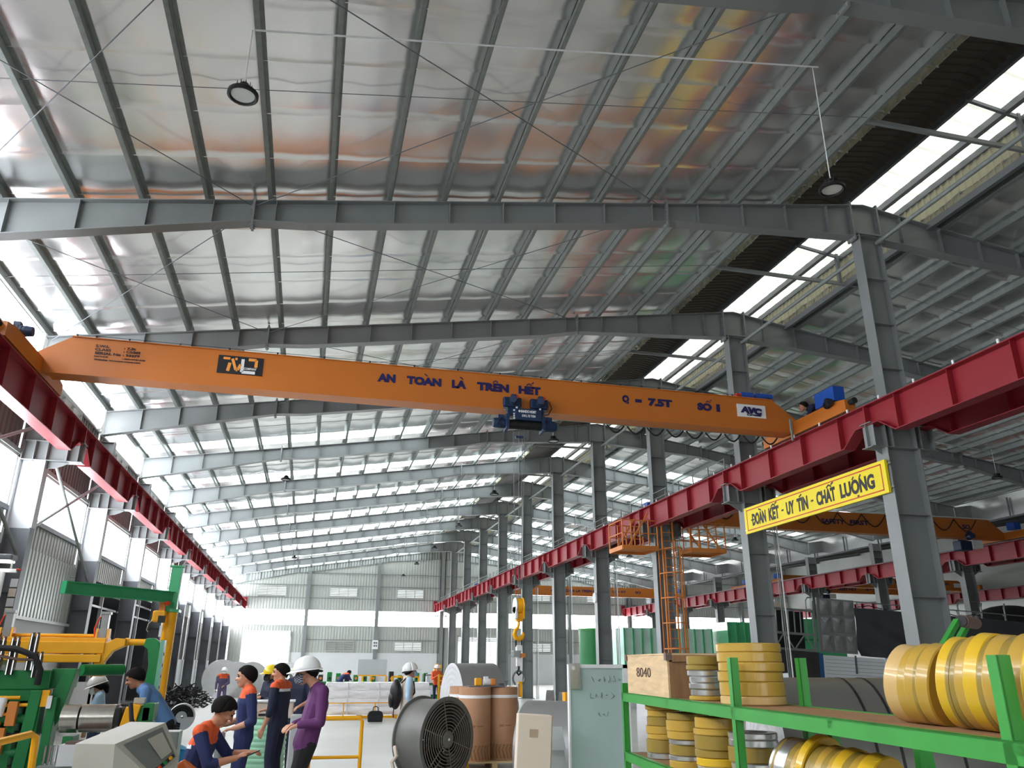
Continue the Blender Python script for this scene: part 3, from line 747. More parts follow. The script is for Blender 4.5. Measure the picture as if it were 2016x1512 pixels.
MB().tube([(hx, HY, 1.68), (hx, HY, 1.60), (hx - .04, HY, 1.55), (hx, HY, 1.50), (hx + .04, HY, 1.54)], .022, 8).build('lower_hook', 'black', hb)
MB().tube([(hx + .12 * math.sin(a), HY, 1.44 + .13 * math.cos(a)) for a in [2 * math.pi * k / 20 for k in range(20)]], .02, 8, closed=True).build('master_link', 'steel_dark', hb, smooth=True)
MB().box(hx - .06, hx - .02, HY - .05, HY + .05, 1.10, 1.36).build('sling_plate', 'white_paint', hb); MB().box(hx - .0, hx + .06, HY - .05, HY + .05, 1.10, 1.38).build('sling_plate', 'paint_yellow', hb)
# ---- other cranes
def crane_far(label, x0, x1, y, z0, z1, texts, cat='crane', hoist_x=None, loops=False):
    t = thing('overhead_crane', label, cat, ((x0 + x1) / 2, y, RT + .09))
    b = MB(); b.prism_y([(x0, z0), (x1, z0), (x1, z0 + .2), (x1 - .8, z1), (x0 + .8, z1), (x0, z0 + .2)], y, y + .36); b.box(x0 + .2, x1 - .2, y - .03, y + .4, z0 - .02, z0 + .004)
    gd = b.build('girder', 'crane_orange', t)
    for x in (x0, x1):
        MB().box(x - .13, x + .13, y - 1.2, y + 1.5, RT + .1, RT + .42).build('end_carriage', 'crane_orange', t)
        MB().box(x - .1, x + .25, y - .6, y - .2, RT + .5, RT + .8).build('drive_box', 'motor_blue', t)
    for s, xa, xb, z, h in texts:
        text(s, .2, 'text_navy', gd, plane_mtx((xa, y - .004, z), (1, 0, 0), (0, 0, 1)), fit=(xb - xa, h), bold=.008)
    if loops:
        for k in range(int((x1 - x0 - 1) / 1.15)):
            xa = x0 + .6 + k * 1.15
            MB().tube([(xa + 1.15 * u / 10, y - .05, z1 - .05 - .5 * math.sin(math.pi * u / 10)) for u in range(11)], .022, 6).build('festoon_loop', 'rubber', t)
        MB().cyl((x0 + .6, y - .05, z1 + .03), (x1 - .8, y - .05, z1 + .03), .02, n=6).build('festoon_track', 'white_paint', t)
    if hoist_x:
        MB().box(hoist_x - .5, hoist_x + .1, y - .15, y + .3, z0 - .55, z0 - .15).build('hoist_body', 'hoist_blue', t, bevel=.03)
        motor((hoist_x - .1, y - .2, z0 - .0), (-.3, -1, 0), .13, .4, 'hoist_blue', t)
        MB().box(hoist_x + .1, hoist_x + .6, y - .2, y + .2, z0 - .45, z0 - .12).build('control_case', 'white_paint', t)
    return t
crane_far('orange overhead crane lettered SAFETY FIRST, behind the yellow banner', 12.27, 29.33, 28.0, 6.93, 7.75, [('SAFETY', 20.15, 21.25, 7.24, .2), ('FIRST', 21.5, 22.4, 7.24, .2), ('SO', 27.1, 27.5, 7.3, .2)], hoist_x=27.2, loops=True)
crane_far('distant orange overhead crane lettered TOÀN LÀ TRÊN, seen between the middle columns', 12.27, 29.33, 61.0, 6.92, 7.64, [('AN', 18.4, 18.9, 7.2, .2), ('TOAN LA TREN HET', 19.4, 22.6, 7.2, .2), ('Q = 5T', 23.6, 24.8, 7.2, .2), ('SO', 25.6, 26.1, 7.2, .2)])
crane_far('orange overhead crane with Q = 5T and a white plate, far bay above the truck', 30.57, 46.4, 52.7, 6.92, 7.42, [('LA TREN HET', 37.95, 40.2, 7.1, .2), ('Q = 5T', 41.0, 42.0, 7.1, .2)], hoist_x=37.6)
c = crane_far('orange overhead crane lettered TRÊN HẾT behind the near column, far bay', 30.57, 46.4, 48.5, 6.92, 7.6, [('AN', 37.5, 38.0, 7.25, .2), ('TREN HET', 40.2, 41.9, 7.25, .2), ('SO', 44.4, 44.8, 7.25, .2)])
MB().box(45.2, 45.9, 48.48, 48.5, 7.1, 7.4).build('maker_plate', 'white_paint', c)
# ================================================================== YELLOW BANNER between the first two columns
ban = thing('banner', 'yellow banner lettered ĐOÀN KẾT UY TÍN CHẤT LƯỢNG', 'banner', (11.2, 16.2, 4.95))
BX, BYa, BYb, BZa, BZb = 11.12, 13.12, 18.68, 4.98, 5.66
MB().box(BX - .03, BX + .03, BYa, BYb, BZa, BZb).build('board', 'banner_yellow', ban)
for (ya, yb, za, zb) in ((BYa + .12, BYb - .12, BZb - .09, BZb - .065), (BYa + .12, BYb - .12, BZa + .065, BZa + .09), (BYa + .12, BYa + .145, BZa + .065, BZb - .065), (BYb - .145, BYb - .12, BZa + .065, BZb - .065)):
    MB().box(BX - .034, BX - .029, ya, yb, za, zb).build('border', 'banner_red', ban)
BM = lambda y, z: plane_mtx((BX - .033, y, z), (0, -1, 0), (0, 0, 1))
L = BYb - BYa - .75
words = [('DOAN', 0, .137), ('KET', .165, .262), ('-', .285, .305), ('UY', .33, .40), ('TIN', .425, .515), ('-', .54, .56), ('CHAT', .585, .73), ('LUONG', .765, 1.0)]
for s, a, c in words:
    hgt = .32 if s != '-' else .04
    text(s, .3, 'text_black', ban, BM(BYb - .38 - a * L, 5.14 if s != '-' else 5.28), fit=((c - a) * L, hgt), bold=.014)
def bacc(items):
    for (f, z, pts) in items:
        b = MB()
        for (p, q) in zip(pts, pts[1:]):
            y0, y1 = BYb - .38 - f * L - p[0], BYb - .38 - f * L - q[0]
            d = Vector((0, y1 - y0, q[1] - p[1]))
            b.beam((BX - .034, y0, z + p[1]), (BX - .034, y1, z + q[1]), .004, .034, up=(0, -d.z, d.y))
        b.build('accent', 'text_black', ban)
hat = [(-.09, 0), (0, .055), (.09, 0)]
bacc([(.088, 5.48, [(-.08, .05), (.04, 0)]), (.213, 5.475, hat), (.213, 5.5, [(.08, .02), (.17, .06)]), (.455, 5.48, [(-.03, 0), (.07, .05)]), (.688, 5.475, hat), (.688, 5.5, [(.08, .02), (.17, .06)]),
      (.857, 5.46, [(0, 0), (.06, .06)]), (.905, 5.46, [(0, 0), (.06, .06)]), (.885, 5.09, [(-.03, 0), (.03, 0)]), (.0, 5.30, [(-.05, 0), (.1, 0)])])
for y in (BYa - .05, BYb + .05):
    for z in (BZa + .1, BZb - .1): MB().cyl((BX - .03, y - .08, z), (BX + .045, y + .03, z), .025, n=8).build('clamp', 'chrome', ban)
# ================================================================== HIGH-BAY LAMPS
mat('lamp_lens', (205, 208, 206), .3, 0, .05, 8)
def lamp_meshes():
    b = MB(); b.lathe([(.02, .16), (.06, .16), (.08, .12), (.08, .07), (.16, .05), (.20, .01), (.20, -.03), (.17, -.04), (.15, -.01), (.05, .0)], (0, 0, 0), (0, 0, 1), 20)
    for k in range(10):
        a = 2 * math.pi * k / 10; b.box(-.003 + .1 * math.cos(a), .003 + .1 * math.cos(a), -.02 + .1 * math.sin(a), .02 + .1 * math.sin(a), .05, .15)
    l = MB(); l.lathe([(.0, -.012), (.10, -.018), (.165, -.012)], (0, 0, 0), (0, 0, 1), 20)
    r = MB(); r.cyl((0, 0, .16), (0, 0, 1), .008, n=5)
    hk = MB(); hk.tube([(.025 * math.cos(a), 0, .19 + .03 * math.sin(a)) for a in [2 * math.pi * k / 10 for k in range(10)]], .006, 5, closed=True)
    return b.mesh('housing', 'black', True), l.mesh('lens', 'lamp_lens', True), r.mesh('rod', 'white_paint'), hk.mesh('hanger', 'galv')
LM = lamp_meshes()
def lamp(x, y, z, label):
    t = thing('high_bay_lamp', label, 'lamp', (x, y, z), 0, 'high-bay lamps under the roof')
    T = Matrix.Translation((x, y, z)); L_ = roofz(x) - .15 - z
    link_mesh('housing', LM[0], t, T); link_mesh('lens', LM[1], t, T); link_mesh('hanger', LM[3], t, T)
    link_mesh('rod', LM[2], t, T @ Matrix.Translation((0, 0, .16)) @ Matrix.Diagonal((1, 1, (L_ - .16) / .84, 1)) @ Matrix.Translation((0, 0, -.16)))
    return t
lamp(-1.45, 8.95, 8.75, 'round black high-bay lamp hanging at the upper left of the picture')
lamp(7.42, 8.95, 8.78, 'round black high-bay lamp on a long white rod, upper right under the brown sheet')
for k, y in enumerate((24.0, 32.9, 41.6, 50.3, 59.0, 67.6)):
    lamp(7.4, y, 8.75, ['high-bay lamp hanging just right of the blue hoist', 'second small high-bay lamp behind the blue hoist', 'third small high-bay lamp of the line behind the hoist', 'fourth small high-bay lamp of the line behind the hoist', 'small high-bay lamp hanging before the end wall gable', 'smallest high-bay lamp close to the end wall vents'][k])
for k, y in enumerate((33.0, 59.0)):
    lamp(-1.45, y, 8.9, ['high-bay lamp under the roof left of the hook ropes', 'high-bay lamp hanging over the left end wall vent'][k])
lamp(25.4, 24.1, 8.6, 'high-bay lamp on a rod right of the banner column'); lamp(20.5, 49.5, 8.6, 'high-bay lamp below the orange ladder platform')
lamp(23.0, 40.0, 8.4, 'high-bay lamp behind the banner, above the truck')
tg = thing('lighting_conduit', 'thin white conduit crossing the purlins between the two nearest lamps', 'conduit', (3, 8.85, 9.8))
MB().cyl((-1.4, 8.85, roofz(-1.4) - .24), (7.45, 8.85, roofz(7.45) - .24), .014, n=6).build('pipe', 'white_paint', tg)
tg = thing('lighting_conduit', 'thin white conduit running beside the SAFETY FIRST crane to a lamp', 'conduit', (19, 24, 9))
MB().cyl((12.55, 13.6, 6.3), (25.4, 24.1, roofz(25.4) - .25), .014, n=6).build('pipe', 'white_paint', tg)
# ================================================================== CAGED LADDER AND PLATFORMS on the third column
lad = thing('caged_ladder', 'orange caged ladder with two railed platforms on the third middle column', 'ladder', (11.75, 24.8, 0))
LY = 24.85
for x in (11.52, 11.92): MB().box(x - .02, x + .02, LY - .03, LY + .03, .3, 6.6).build('stile', 'paint_orange', lad)
rung = MB().cyl((-.2, 0, 0), (.2, 0, 0), .014, n=6).mesh('rung', 'paint_orange')
for k in range(21): link_mesh('rung', rung, lad, Matrix.Translation((11.72, LY, .5 + .29 * k)))
for k in range(5):
    z = 2.2 + k * .8
    MB().tube([(11.72 + .38 * math.cos(a), LY - .05 - .62 * math.sin(a), z) for a in [math.pi * j / 12 for j in range(13)]], .02, 6).build('cage_hoop', 'paint_orange', lad)
for a in (0, .2, .4, .6, .8, 1):
    aa = math.pi * a; x, y = 11.72 + .38 * math.cos(aa), LY - .05 - .62 * math.sin(aa)
    MB().box(x - .016, x + .016, y - .008, y + .008, 2.0, 5.45).build('cage_bar', 'paint_orange', lad)
def platform(x0, x1, nm):
    p = MB(); ya, yb = 24.3, 25.5
    p.box(x0, x1, ya, yb, 5.38, 5.42)
    for y in (ya, yb): p.box(x0, x1, y - .03, y + .03, 5.30, 5.44)
    for x in (x0, x1): p.box(x - .03, x + .03, ya, yb, 5.30, 5.44)
    o = p.build('platform', 'paint_orange', lad)
    for z in (5.85, 6.28):
        for y in (ya, yb): MB().cyl((x0, y, z), (x1, y, z), .02, n=6).build('rail', 'paint_orange', o)
        xo = x0 if x0 < XR - .5 else x1
        MB().cyl((xo, ya, z), (xo, yb, z), .02, n=6).build('rail', 'paint_orange', o)
    for k in range(5):
        x = x0 + (x1 - x0) * k / 4
        for y in (ya, yb): MB().box(x - .018, x + .018, y - .018, y + .018, 5.4, 6.3).build('baluster', 'paint_orange', o)
    xo = x0 if x0 < XR - .5 else x1; xi = x1 if x0 < XR - .5 else x0
    MB().beam((xo + (.2 if xo < xi else -.2), ya, 5.4), (xi + (-.3 if xo < xi else .3), ya, 6.55), .05, .05).build('tie_brace', 'paint_orange', o)
    MB().beam((xo + (.2 if xo < xi else -.2), yb, 5.4), (xi + (-.3 if xo < xi else .3), yb, 6.55), .05, .05).build('tie_brace', 'paint_orange', o)
platform(9.85, 11.1, 'left'); platform(12.3, 13.6, 'right')
# ================================================================== MATERIALS FOR THE GROUND OBJECTS
mat('pu_yellow', (186, 150, 62), .32, 0, .12, 3, spec=.6, coat=.3)
mat('pu_bright', (216, 176, 40), .32, 0, .08, 3, spec=.6, coat=.3)
mat('pu_olive', (150, 126, 56), .35, 0, .12, 3, coat=.3)
mat('pu_cream', (206, 172, 112), .35, 0, .06, 3, coat=.3)
mat('aluminium', (214, 214, 214), .28, .9, .06, 10, .06, 60, (1, 1, 8))
mat('wood', (206, 178, 138), .7, 0, .16, 4, .15, 25, (1, 1, 6))
mat('wood_dark', (150, 112, 78), .7, 0, .18, 4, .15, 25, (6, 1, 1))
mat('kraft', (186, 142, 110), .7, 0, .06, 2, .05, 20)
mat('carton', (214, 200, 184), .75, 0, .04, 3)
mat('carton_side', (172, 152, 130), .75, 0, .04, 3)
mat('board_glass', (178, 200, 198), .12, 0, .04, 1.5, coat=.5)
mat('fan_grey', (112, 112, 108), .5, .1, .12, 3)
mat('fan_wire', (128, 120, 110), .5, .1, .1, 5)
mat('fan_dark', (54, 52, 50), .55, .2, .15, 5)
mat('film_white', (246, 247, 250), .38, 0, .05, 3, .6, 9, (1, 1, 2.5))
mat('tarp', (66, 68, 74), .42, 0, .12, 2, .25, 6)
mat('truck_white', (226, 230, 236), .4, 0, .03, 2)
mat('truck_blue', (46, 92, 140), .45, 0, .08, 3)
mat('steel_rust', (112, 92, 84), .6, .2, .25, 5)
mat('dark_load', (60, 58, 60), .6, 0, .15, 2)
mat('sheet_blue', (52, 120, 176), .5, 0, .1, 3)
mat('strap_green', (168, 226, 190), .35, 0, .06, 3)
mat('coil_grey', (140, 140, 140), .38, .25, .05, 3)
mat('coil_edge', (214, 215, 217), .4, .25, .05, 6)
mat('coil_olive', (104, 104, 98), .38, .35, .06, 3)
mat('silver_panel', (190, 190, 192), .22, .85, .12, 6, .3, 5)
mat('container_green', (84, 186, 128), .25, 0, .10, 2, coat=.5)
mat('container_pale', (206, 242, 228), .25, 0, .10, 2)
# ================================================================== GREEN RACK WITH RINGS
# the rack runs away from the camera; a along its length, c across it
RA, RB = Vector((2.30, 2.30, 0)), Vector((2.84, 7.20, 0))
rdir = (RB - RA).normalized(); rnor = Vector((rdir.y, -rdir.x, 0))     # points away from the hall
RL = (RB - RA).length; RW = .50
RM = Matrix((tuple(rdir) + (RA.x,), tuple(rnor) + (RA.y,), (0, 0, 1, 0), (0, 0, 0, 1)))
RM = Matrix(((rdir.x, rnor.x, 0, RA.x), (rdir.y, rnor.y, 0, RA.y), (0, 0, 1, 0), (0, 0, 0, 1)))
rack = thing('storage_rack', 'long green steel rack of angle iron holding the yellow rings', 'rack', tuple(RA)); WM_rack = RM
def rbox(a0, a1, c0, c1, z0, z1): return MB().box(a0, a1, c0, c1, z0, z1).xf(RM)
S1, S2 = 1.45, .96
PA = [-.9, .04, 2.35, RL - .05]
for a in PA:
    for c in (0, RW - .05):
        top = 1.73 if a > 1 and a < 4 else (1.72 if a < 1 else 1.53)
        m = MB(); m.box(a, a + .055, c, c + .006, 0, top); m.box(a, a + .006, c, c + .05, 0, top)
        m.xf(RM).build('post', 'rack_green', rack)
for z in (S1, S2, .45):
    for c in (0, RW - .006):
        m = MB(); m.box(-.9, RL, c, c + .006, z - .075, z); m.box(-.9, RL, min(c, c - .04 if c else 0), c + (.045 if not c else .006), z - .008, z) if True else 0
        m.xf(RM).build('shelf_beam', 'rack_green', rack)
    for a in (-.8, 0, 1.2, 2.38, 3.6, RL - .05): rbox(a, a + .05, 0, RW, z - .045, z - .01).build('cross_bar', 'rack_green', rack)
rbox(2.0, 2.05, RW - .08, RW - .03, .5, 1.4).build('back_brace', 'rack_green', rack)
rbox(-.85, RL - .1, .05, RW - .05, S1 - .012, S1 - .002).build('shelf_board', 'wood_dark', rack); rbox(-.85, RL - .1, .05, RW - .05, S2 - .012, S2 - .002).build('shelf_board', 'wood_dark', rack)
_ring_cache = {}
def ring_mesh(r, h, m, ri=None):
    k = (round(r, 3), round(h, 3), m)
    if k not in _ring_cache:
        ri = ri or r * .62; e = min(.006, h * .2)
        b = MB().lathe([(ri, 0), (r - e, 0), (r, e), (r, h - e), (r - e, h), (ri, h)], (0, 0, 0), (0, 0, 1), 40, closed=True)
        _ring_cache[k] = b.mesh('ring', m, True)
    return _ring_cache[k]
def ring_obj(mtx, r, h, m, label, group):
    o = bpy.data.objects.new('polyurethane_ring' if m != 'aluminium' else 'aluminium_ring', ring_mesh(r, h, m)); COL.objects.link(o)
    o.matrix_world = mtx; WM[o.name] = mtx.copy(); return tag(o, label, 'ring', group)
def rpos(a, c, z): return RM @ Vector((a, c, z))
def stack(a, c, z, items, where, jit=.012, seed=1):
    rnd = random.Random(seed); n = len(items)
    for k, (r, h, m) in enumerate(items):
        p = rpos(a + rnd.uniform(-jit, jit), c + rnd.uniform(-jit, jit), z)
        nm = {'pu_yellow': 'ochre', 'pu_olive': 'olive', 'pu_bright': 'bright yellow', 'pu_cream': 'cream', 'aluminium': 'silver'}[m]
        ring_obj(Matrix.Translation(p), r, h, m, '%s ring, %s from bottom, stack %s' % (nm, ORD[k], where), 'rings stacked flat on the rack'); z += h + .001
Y_, O_, A_, B_, C_ = 'pu_yellow', 'pu_olive', 'aluminium', 'pu_bright', 'pu_cream'
stack(2.60, .235, S1, [(.205, .05, C_), (.205, .085, Y_), (.205, .06, Y_), (.208, .055, Y_), (.205, .06, Y_), (.207, .055, Y_)], 'behind the middle rack post', .006, 3)
stack(3.22, .16, S1, [(.125, .028, Y_), (.115, .045, A_), (.125, .042, A_), (.115, .042, A_), (.125, .04, A_), (.12, .035, O_), (.12, .06, O_)], 'between crate and tallest rings', .01, 5)
stack(4.35, .19, S2, [(.15, .045, A_), (.14, .10, O_), (.14, .04, Y_), (.15, .06, Y_), (.14, .07, O_), (.135, .05, Y_), (.14, .04, Y_)], 'at the far left of the lower shelf', .012, 6)
stack(3.72, .18, S2, [(.145, .05, Y_), (.145, .035, A_), (.145, .075, O_), (.15, .035, A_), (.16, .055, Y_), (.155, .075, Y_), (.16, .05, O_)], 'second from left on the lower shelf', .012, 7)
stack(3.1, .17, S2, [(.155, .04, A_), (.155, .04, A_), (.15, .05, B_), (.15, .05, O_), (.155, .09, O_), (.16, .04, Y_), (.155, .07, Y_)], 'third from left on the lower shelf', .01, 8)
stack(2.72, .26, S2, [(.15, .05, A_), (.15, .05, O_), (.15, .04, A_), (.15, .09, O_), (.155, .045, A_), (.155, .04, A_)], 'on the lower shelf behind the middle post', .01, 9)
def edge_row(z, a0, items, c, lean, where):
    """rings standing on edge one behind another, counted from the far end"""
    a = a0
    for k, (r, h, m) in enumerate(items):
        p = rpos(a, c, z + r)
        ax = (RM.to_3x3() @ Vector((-math.cos(lean) * math.cos(R(24)), math.sin(R(24)), -math.sin(lean)))).normalized()
        q = Vector((0, 0, 1)).rotation_difference(ax).to_matrix().to_4x4()
        nm = {'pu_yellow': 'ochre', 'pu_olive': 'olive', 'pu_bright': 'bright yellow', 'pu_cream': 'cream', 'aluminium': 'silver'}[m]
        nn = (ORD + ['twelfth', 'thirteenth', 'fourteenth', 'fifteenth', 'sixteenth', 'seventeenth', 'eighteenth', 'nineteenth', 'twentieth'])[k]
        ring_obj(Matrix.Translation(p) @ q, r, h, m, '%s upright ring, %s from left %s' % (nm, nn, where), 'rings standing on edge on the rack')
        a -= h + .004
edge_row(S1, .95, [(.165, .085, C_), (.16, .055, Y_), (.165, .05, Y_), (.16, .02, O_), (.165, .06, Y_)], .235, .14, 'in the left upper row')
edge_row(S1, .58, [(.175, .05, B_), (.17, .02, O_), (.17, .03, O_), (.175, .05, Y_), (.18, .06, B_), (.17, .03, O_), (.175, .06, Y_), (.17, .05, O_), (.175, .07, Y_), (.175, .07, B_), (.175, .07, Y_), (.175, .07, Y_)], .235, .10, 'in the right upper row')
edge_row(S2, 2.18, [(.17, .025, A_), (.17, .03, O_), (.17, .018, A_), (.17, .018, A_), (.17, .018, A_), (.17, .024, A_), (.17, .024, A_), (.168, .05, O_), (.165, .045, Y_), (.168, .05, O_), (.19, .05, B_), (.165, .03, O_), (.165, .06, O_), (.17, .05, Y_), (.165, .05, O_), (.165, .05, Y_), (.172, .07, B_), (.165, .06, O_), (.165, .07, Y_), (.17, .08, B_)], .22, .2, 'in the lower row')
# wooden crate on the rack
crate = thing('wooden_crate', 'wooden crate marked 8040 on the far end of the green rack', 'crate', tuple(rpos(4.2, .25, S1)))
def cr(a0, a1, c0, c1, z0, z1, nm, m): rbox(a0, a1, c0, c1, S1 + z0, S1 + z1).build(nm, m, crate)
cr(3.62, 4.75, .015, .03, .0, .31, 'side_panel', 'wood'); cr(3.62, 4.75, .45, .465, 0, .31, 'side_panel', 'wood'); cr(3.62, 3.635, .03, .45, 0, .26, 'end_panel', 'wood_dark'); cr(4.735, 4.75, .03, .45, 0, .31, 'end_panel', 'wood_dark')  # ends darker than the sides: window light put into the colour
cr(3.6, 4.77, .01, .47, .31, .322, 'lid', 'wood'); cr(3.60, 3.63, .05, .42, .26, .31, 'batten', 'wood_dark')
for a in (3.6, 4.73):
    for c in (.0, .42): cr(a, a + .05, c, c + .05, .27, .325, 'corner_block', 'steel_rust')
text('8040', .15, 'text_dark', crate, plane_mtx(rpos(4.45, .012, S1 + .14), -rdir, (0, 0, 1)), fit=(.40, .075), bold=-.002)
# roller stand leaning behind the rings
rs = thing('roller_stand', 'green support arms with a rusty roller above the yellow rings', 'roller stand', (3.6, 3.4, 0))
p0, p1 = Vector((3.92, 4.5, 1.70)), Vector((4.28, 4.62, 1.975)); d2 = Vector((.20, .12, -.005))
for o_ in (Vector((0, 0, 0)), d2): MB().beam(p0 + o_ - (p1 - p0) * .8, p1 + o_, .035, .035).build('arm', 'rack_green', rs)
MB().beam(p0 + (p1 - p0) * .12, p0 + (p1 - p0) * .12 + d2, .02, .02).build('tie_bar', 'rack_green', rs)
MB().cyl(p1 + Vector((.02, -.02, 0)), p1 + d2 + Vector((.06, 0, 0)), .042, n=18).build('roller', 'steel_rust', rs, smooth=True)
for q in (p1 + Vector((.02, -.02, 0)), p1 + d2 + Vector((.06, 0, 0))): MB().cyl(q - d2 * .08, q + d2 * .08, .036, n=14).build('bearing', 'black', rs)
MB().box(3.5, 4.2, 4.2, 4.7, 0, .05).build('foot_plate', 'rack_green', rs); MB().beam((3.85, 4.45, .05), p0 - (p1 - p0) * .75, .05, .05).build('leg', 'rack_green', rs)
MB().beam((3.65, 4.45, .05), p0 - (p1 - p0) * .75, .05, .05).build('leg', 'rack_green', rs)
# ================================================================== COILS
def coil(c, r, w, ang, label, m='coil_grey', hole=.26, face='coil_edge', bands=(), cat='coil', tilt=0., group=None, layers=True):
    """steel coil lying on the floor, axis horizontal at angle ang"""
    ax = Vector((math.cos(ang), math.sin(ang), 0))
    t = thing('steel_coil', label, cat, (c[0], c[1], 0), 0, group)
    C = Vector(c); ns = 48
    MB().lathe([(r, -w / 2), (r, w / 2)], C, ax, ns).build('outer_wrap', m, t, smooth=True)
    for s in (-1, 1):
        prof = []; k = 10
        for j in range(k + 1):
            rr = hole + (r - hole) * j / k; prof.append((rr, s * (w / 2 + (.004 * (j % 2)))))
        MB().lathe(prof, C, ax, ns).build('coil_face', face, t, smooth=False)
    MB().lathe([(hole, -w / 2), (hole, w / 2)], C, ax, ns).build('bore', 'steel_dark', t, smooth=True)
    for b0 in bands: MB().lathe([(r + .004, b0 - .012), (r + .004, b0 + .012)], C, ax, ns).build('strap', 'black', t)
    # chocks
    n = Vector((-ax.y, ax.x, 0))
    for s in (-1, 1):
        q = Vector((c[0], c[1], 0)) + n * s * r * .62
        MB().beam(q - ax * w * .4 + Vector((0, 0, .04)), q + ax * w * .4 + Vector((0, 0, .04)), .1, .08).build('chock', 'wood_dark', t)
    return t
coil((5.15, 6.9, .79), .79, 1.9, R(-17), 'wide dark grey steel coil with black straps behind the green rack', 'coil_olive', bands=(-.2, .0, .5))
coil((5.9, 4.6, .60), .60, .9, R(-10), 'smaller grey steel coil lowest behind the right end of the rack', 'coil_grey', bands=(-.1, .2))
sh = thing('paper_sheet', 'curved white paper sheet leaning on the dark strapped coil', 'paper', (4.0, 6.7, 0))
MB().grid(lambda u, v: (4.02 + .5 * u, 7.25 - .15 * u, 1.2 + .42 * math.sin(math.pi * (.15 + .35 * u)) * v), 8, 4).build('sheet', 'white_wall', sh, smooth=True)
coil((3.62, 18.1, .86), .86, .95, R(8), 'large steel coil standing behind the brown paper rolls', 'coil_grey')
coil((3.25, 10.6, .62), .62, .75, R(-35), 'grey steel coil with shiny edge left of the glass board', 'coil_grey', face='chrome')
for k, (x, y, r, m) in enumerate(((4.55, 15.2, .62, 'steel_coil'), (4.78, 15.15, .60, 'coil_grey'), (4.98, 15.1, .60, 'steel_coil'), (5.18, 15.05, .58, 'coil_grey'))):
    coil((x, y, r), r, .12, R(-20), '%s narrow slit coil standing behind the paper rolls, counted from the left' % ORD[k], m, group='slit coils in a row')
coil((6.3, 14.5, .58), .58, .5, R(-25), 'white wrapped coil right of the yellow frame', 'film_white', face='film_white')
yf = thing('yellow_stand', 'yellow steel frame standing behind the grey shiny coil', 'frame', (4.4, 12.6, 0))
for x in (4.05, 4.75): MB().box(x - .06, x + .06, 12.5, 12.66, 0, 1.28).build('post', 'paint_yellow', yf)
MB().box(4.05, 4.75, 12.52, 12.64, 1.14, 1.24).build('top_bar', 'paint_yellow', yf); MB().box(4.05, 4.75, 12.52, 12.64, .1, .2).build('bottom_bar', 'paint_yellow', yf)
# ================================================================== KRAFT PAPER ROLLS
def pallet(x0, x1, y0, y1, label, m='wood', z=.0, rot=0.):
    t = thing('pallet', label, 'pallet', ((x0 + x1) / 2, (y0 + y1) / 2, z))
    n = 6
    for k in range(n):
        ya = y0 + (y1 - y0 - .09) * k / (n - 1); MB().box(x0, x1, ya, ya + .09, z + .105, z + .127).build('deck_board', m, t)
    for x in (x0, (x0 + x1) / 2 - .045, x1 - .09):
        MB().box(x, x + .09, y0, y1, z + .085, z + .105).build('stringer_board', m, t)
        for y in (y0, (y0 + y1) / 2 - .05, y1 - .1): MB().box(x, x + .09, y, y + .1, z, z + .085).build('block', m, t)
    return t
pallet(2.62, 3.95, 14.3, 15.5, 'wooden pallet under the brown paper rolls')
def paper_roll(x, y, r, label):
    t = thing('paper_roll', label, 'paper roll', (x, y, .13), 0, 'brown paper rolls on the pallet')
    MB().lathe([(.05, .0), (r, .0), (r, 1.17), (r - .01, 1.18), (.05, 1.18), (.05, 0)], (x, y, .13), (0, 0, 1), 40).build('roll', 'kraft', t, smooth=True)
    MB().lathe([(r + .003, 0), (r + .003, .05)], (x, y, 1.13), (0, 0, 1), 40).build('tape_band', 'film_white', t, smooth=True)
    # printed chevrons round the foot and stamp
    for k in range(9):
        a = R(-150 + k * 13); 
        b = MB()
        for (z0, z1, da) in ((.26, .33, R(8)), (.20, .26, 0)):
            pass
        pts = [(a, .15), (a + R(9), .15), (a + R(1), .30), (a + R(8), .38), (a + R(-1), .38), (a - R(8), .30)]
        vs = [(x + (r + .002) * math.cos(q), y + (r + .002) * math.sin(q), z) for q, z in pts]
        b.add(vs, [(0, 1, 2, 5), (5, 2, 3, 4)]).build('printed_chevron', 'wood_dark', t)
    for (a0, a1, z0, z1) in ((-112, -98, .66, .70), (-94, -70, .67, .69)):
        b = MB(); n = 5
        b.grid(lambda u, v: (x + (r + .002) * math.cos(R(a0 + (a1 - a0) * u)), y + (r + .002) * math.sin(R(a0 + (a1 - a0) * u)), z0 + (z1 - z0) * v), 5, 1).build('printed_stamp', 'wood_dark', t)
    return t
paper_roll(2.98, 14.62, .285, 'nearer brown paper roll beside the big fan'); paper_roll(3.52, 14.78, .28, 'right-hand brown paper roll beside the leaning carton'); paper_roll(2.88, 15.12, .27, 'rear brown paper roll mostly hidden behind the near one')
mh = thing('chain_hoist', 'small yellow hand tool lying on top of the paper roll', 'tool', (3.05, 14.7, 1.31))
MB().box(2.98, 3.10, 14.6, 14.72, 1.33, 1.46).build('gear_case', 'paint_yellow', mh, bevel=.02); motor((3.14, 14.66, 1.39), (1, 0, 0), .06, .12, 'white_paint', mh); MB().box(3.26, 3.36, 14.6, 14.72, 1.33, 1.45).build('gear_case', 'paint_orange', mh, bevel=.02)
MB().box(2.85, 3.5, 14.5, 14.85, 1.312, 1.33).build('base_sheet', 'steel_dark', mh)
for k in range(6): MB().tube([(3.42 + .02 * k + .015 * math.cos(a), 14.6 + .01 * k, 1.35 + .02 * math.sin(a)) for a in [2 * math.pi * j / 8 for j in range(8)]], .006, 5, closed=True).build('chain_link', 'steel_dark', mh)
gd = thing('yellow_guard', 'yellow steel guard frame at the foot of the paper rolls', 'frame', (2.6, 13.9, 0))
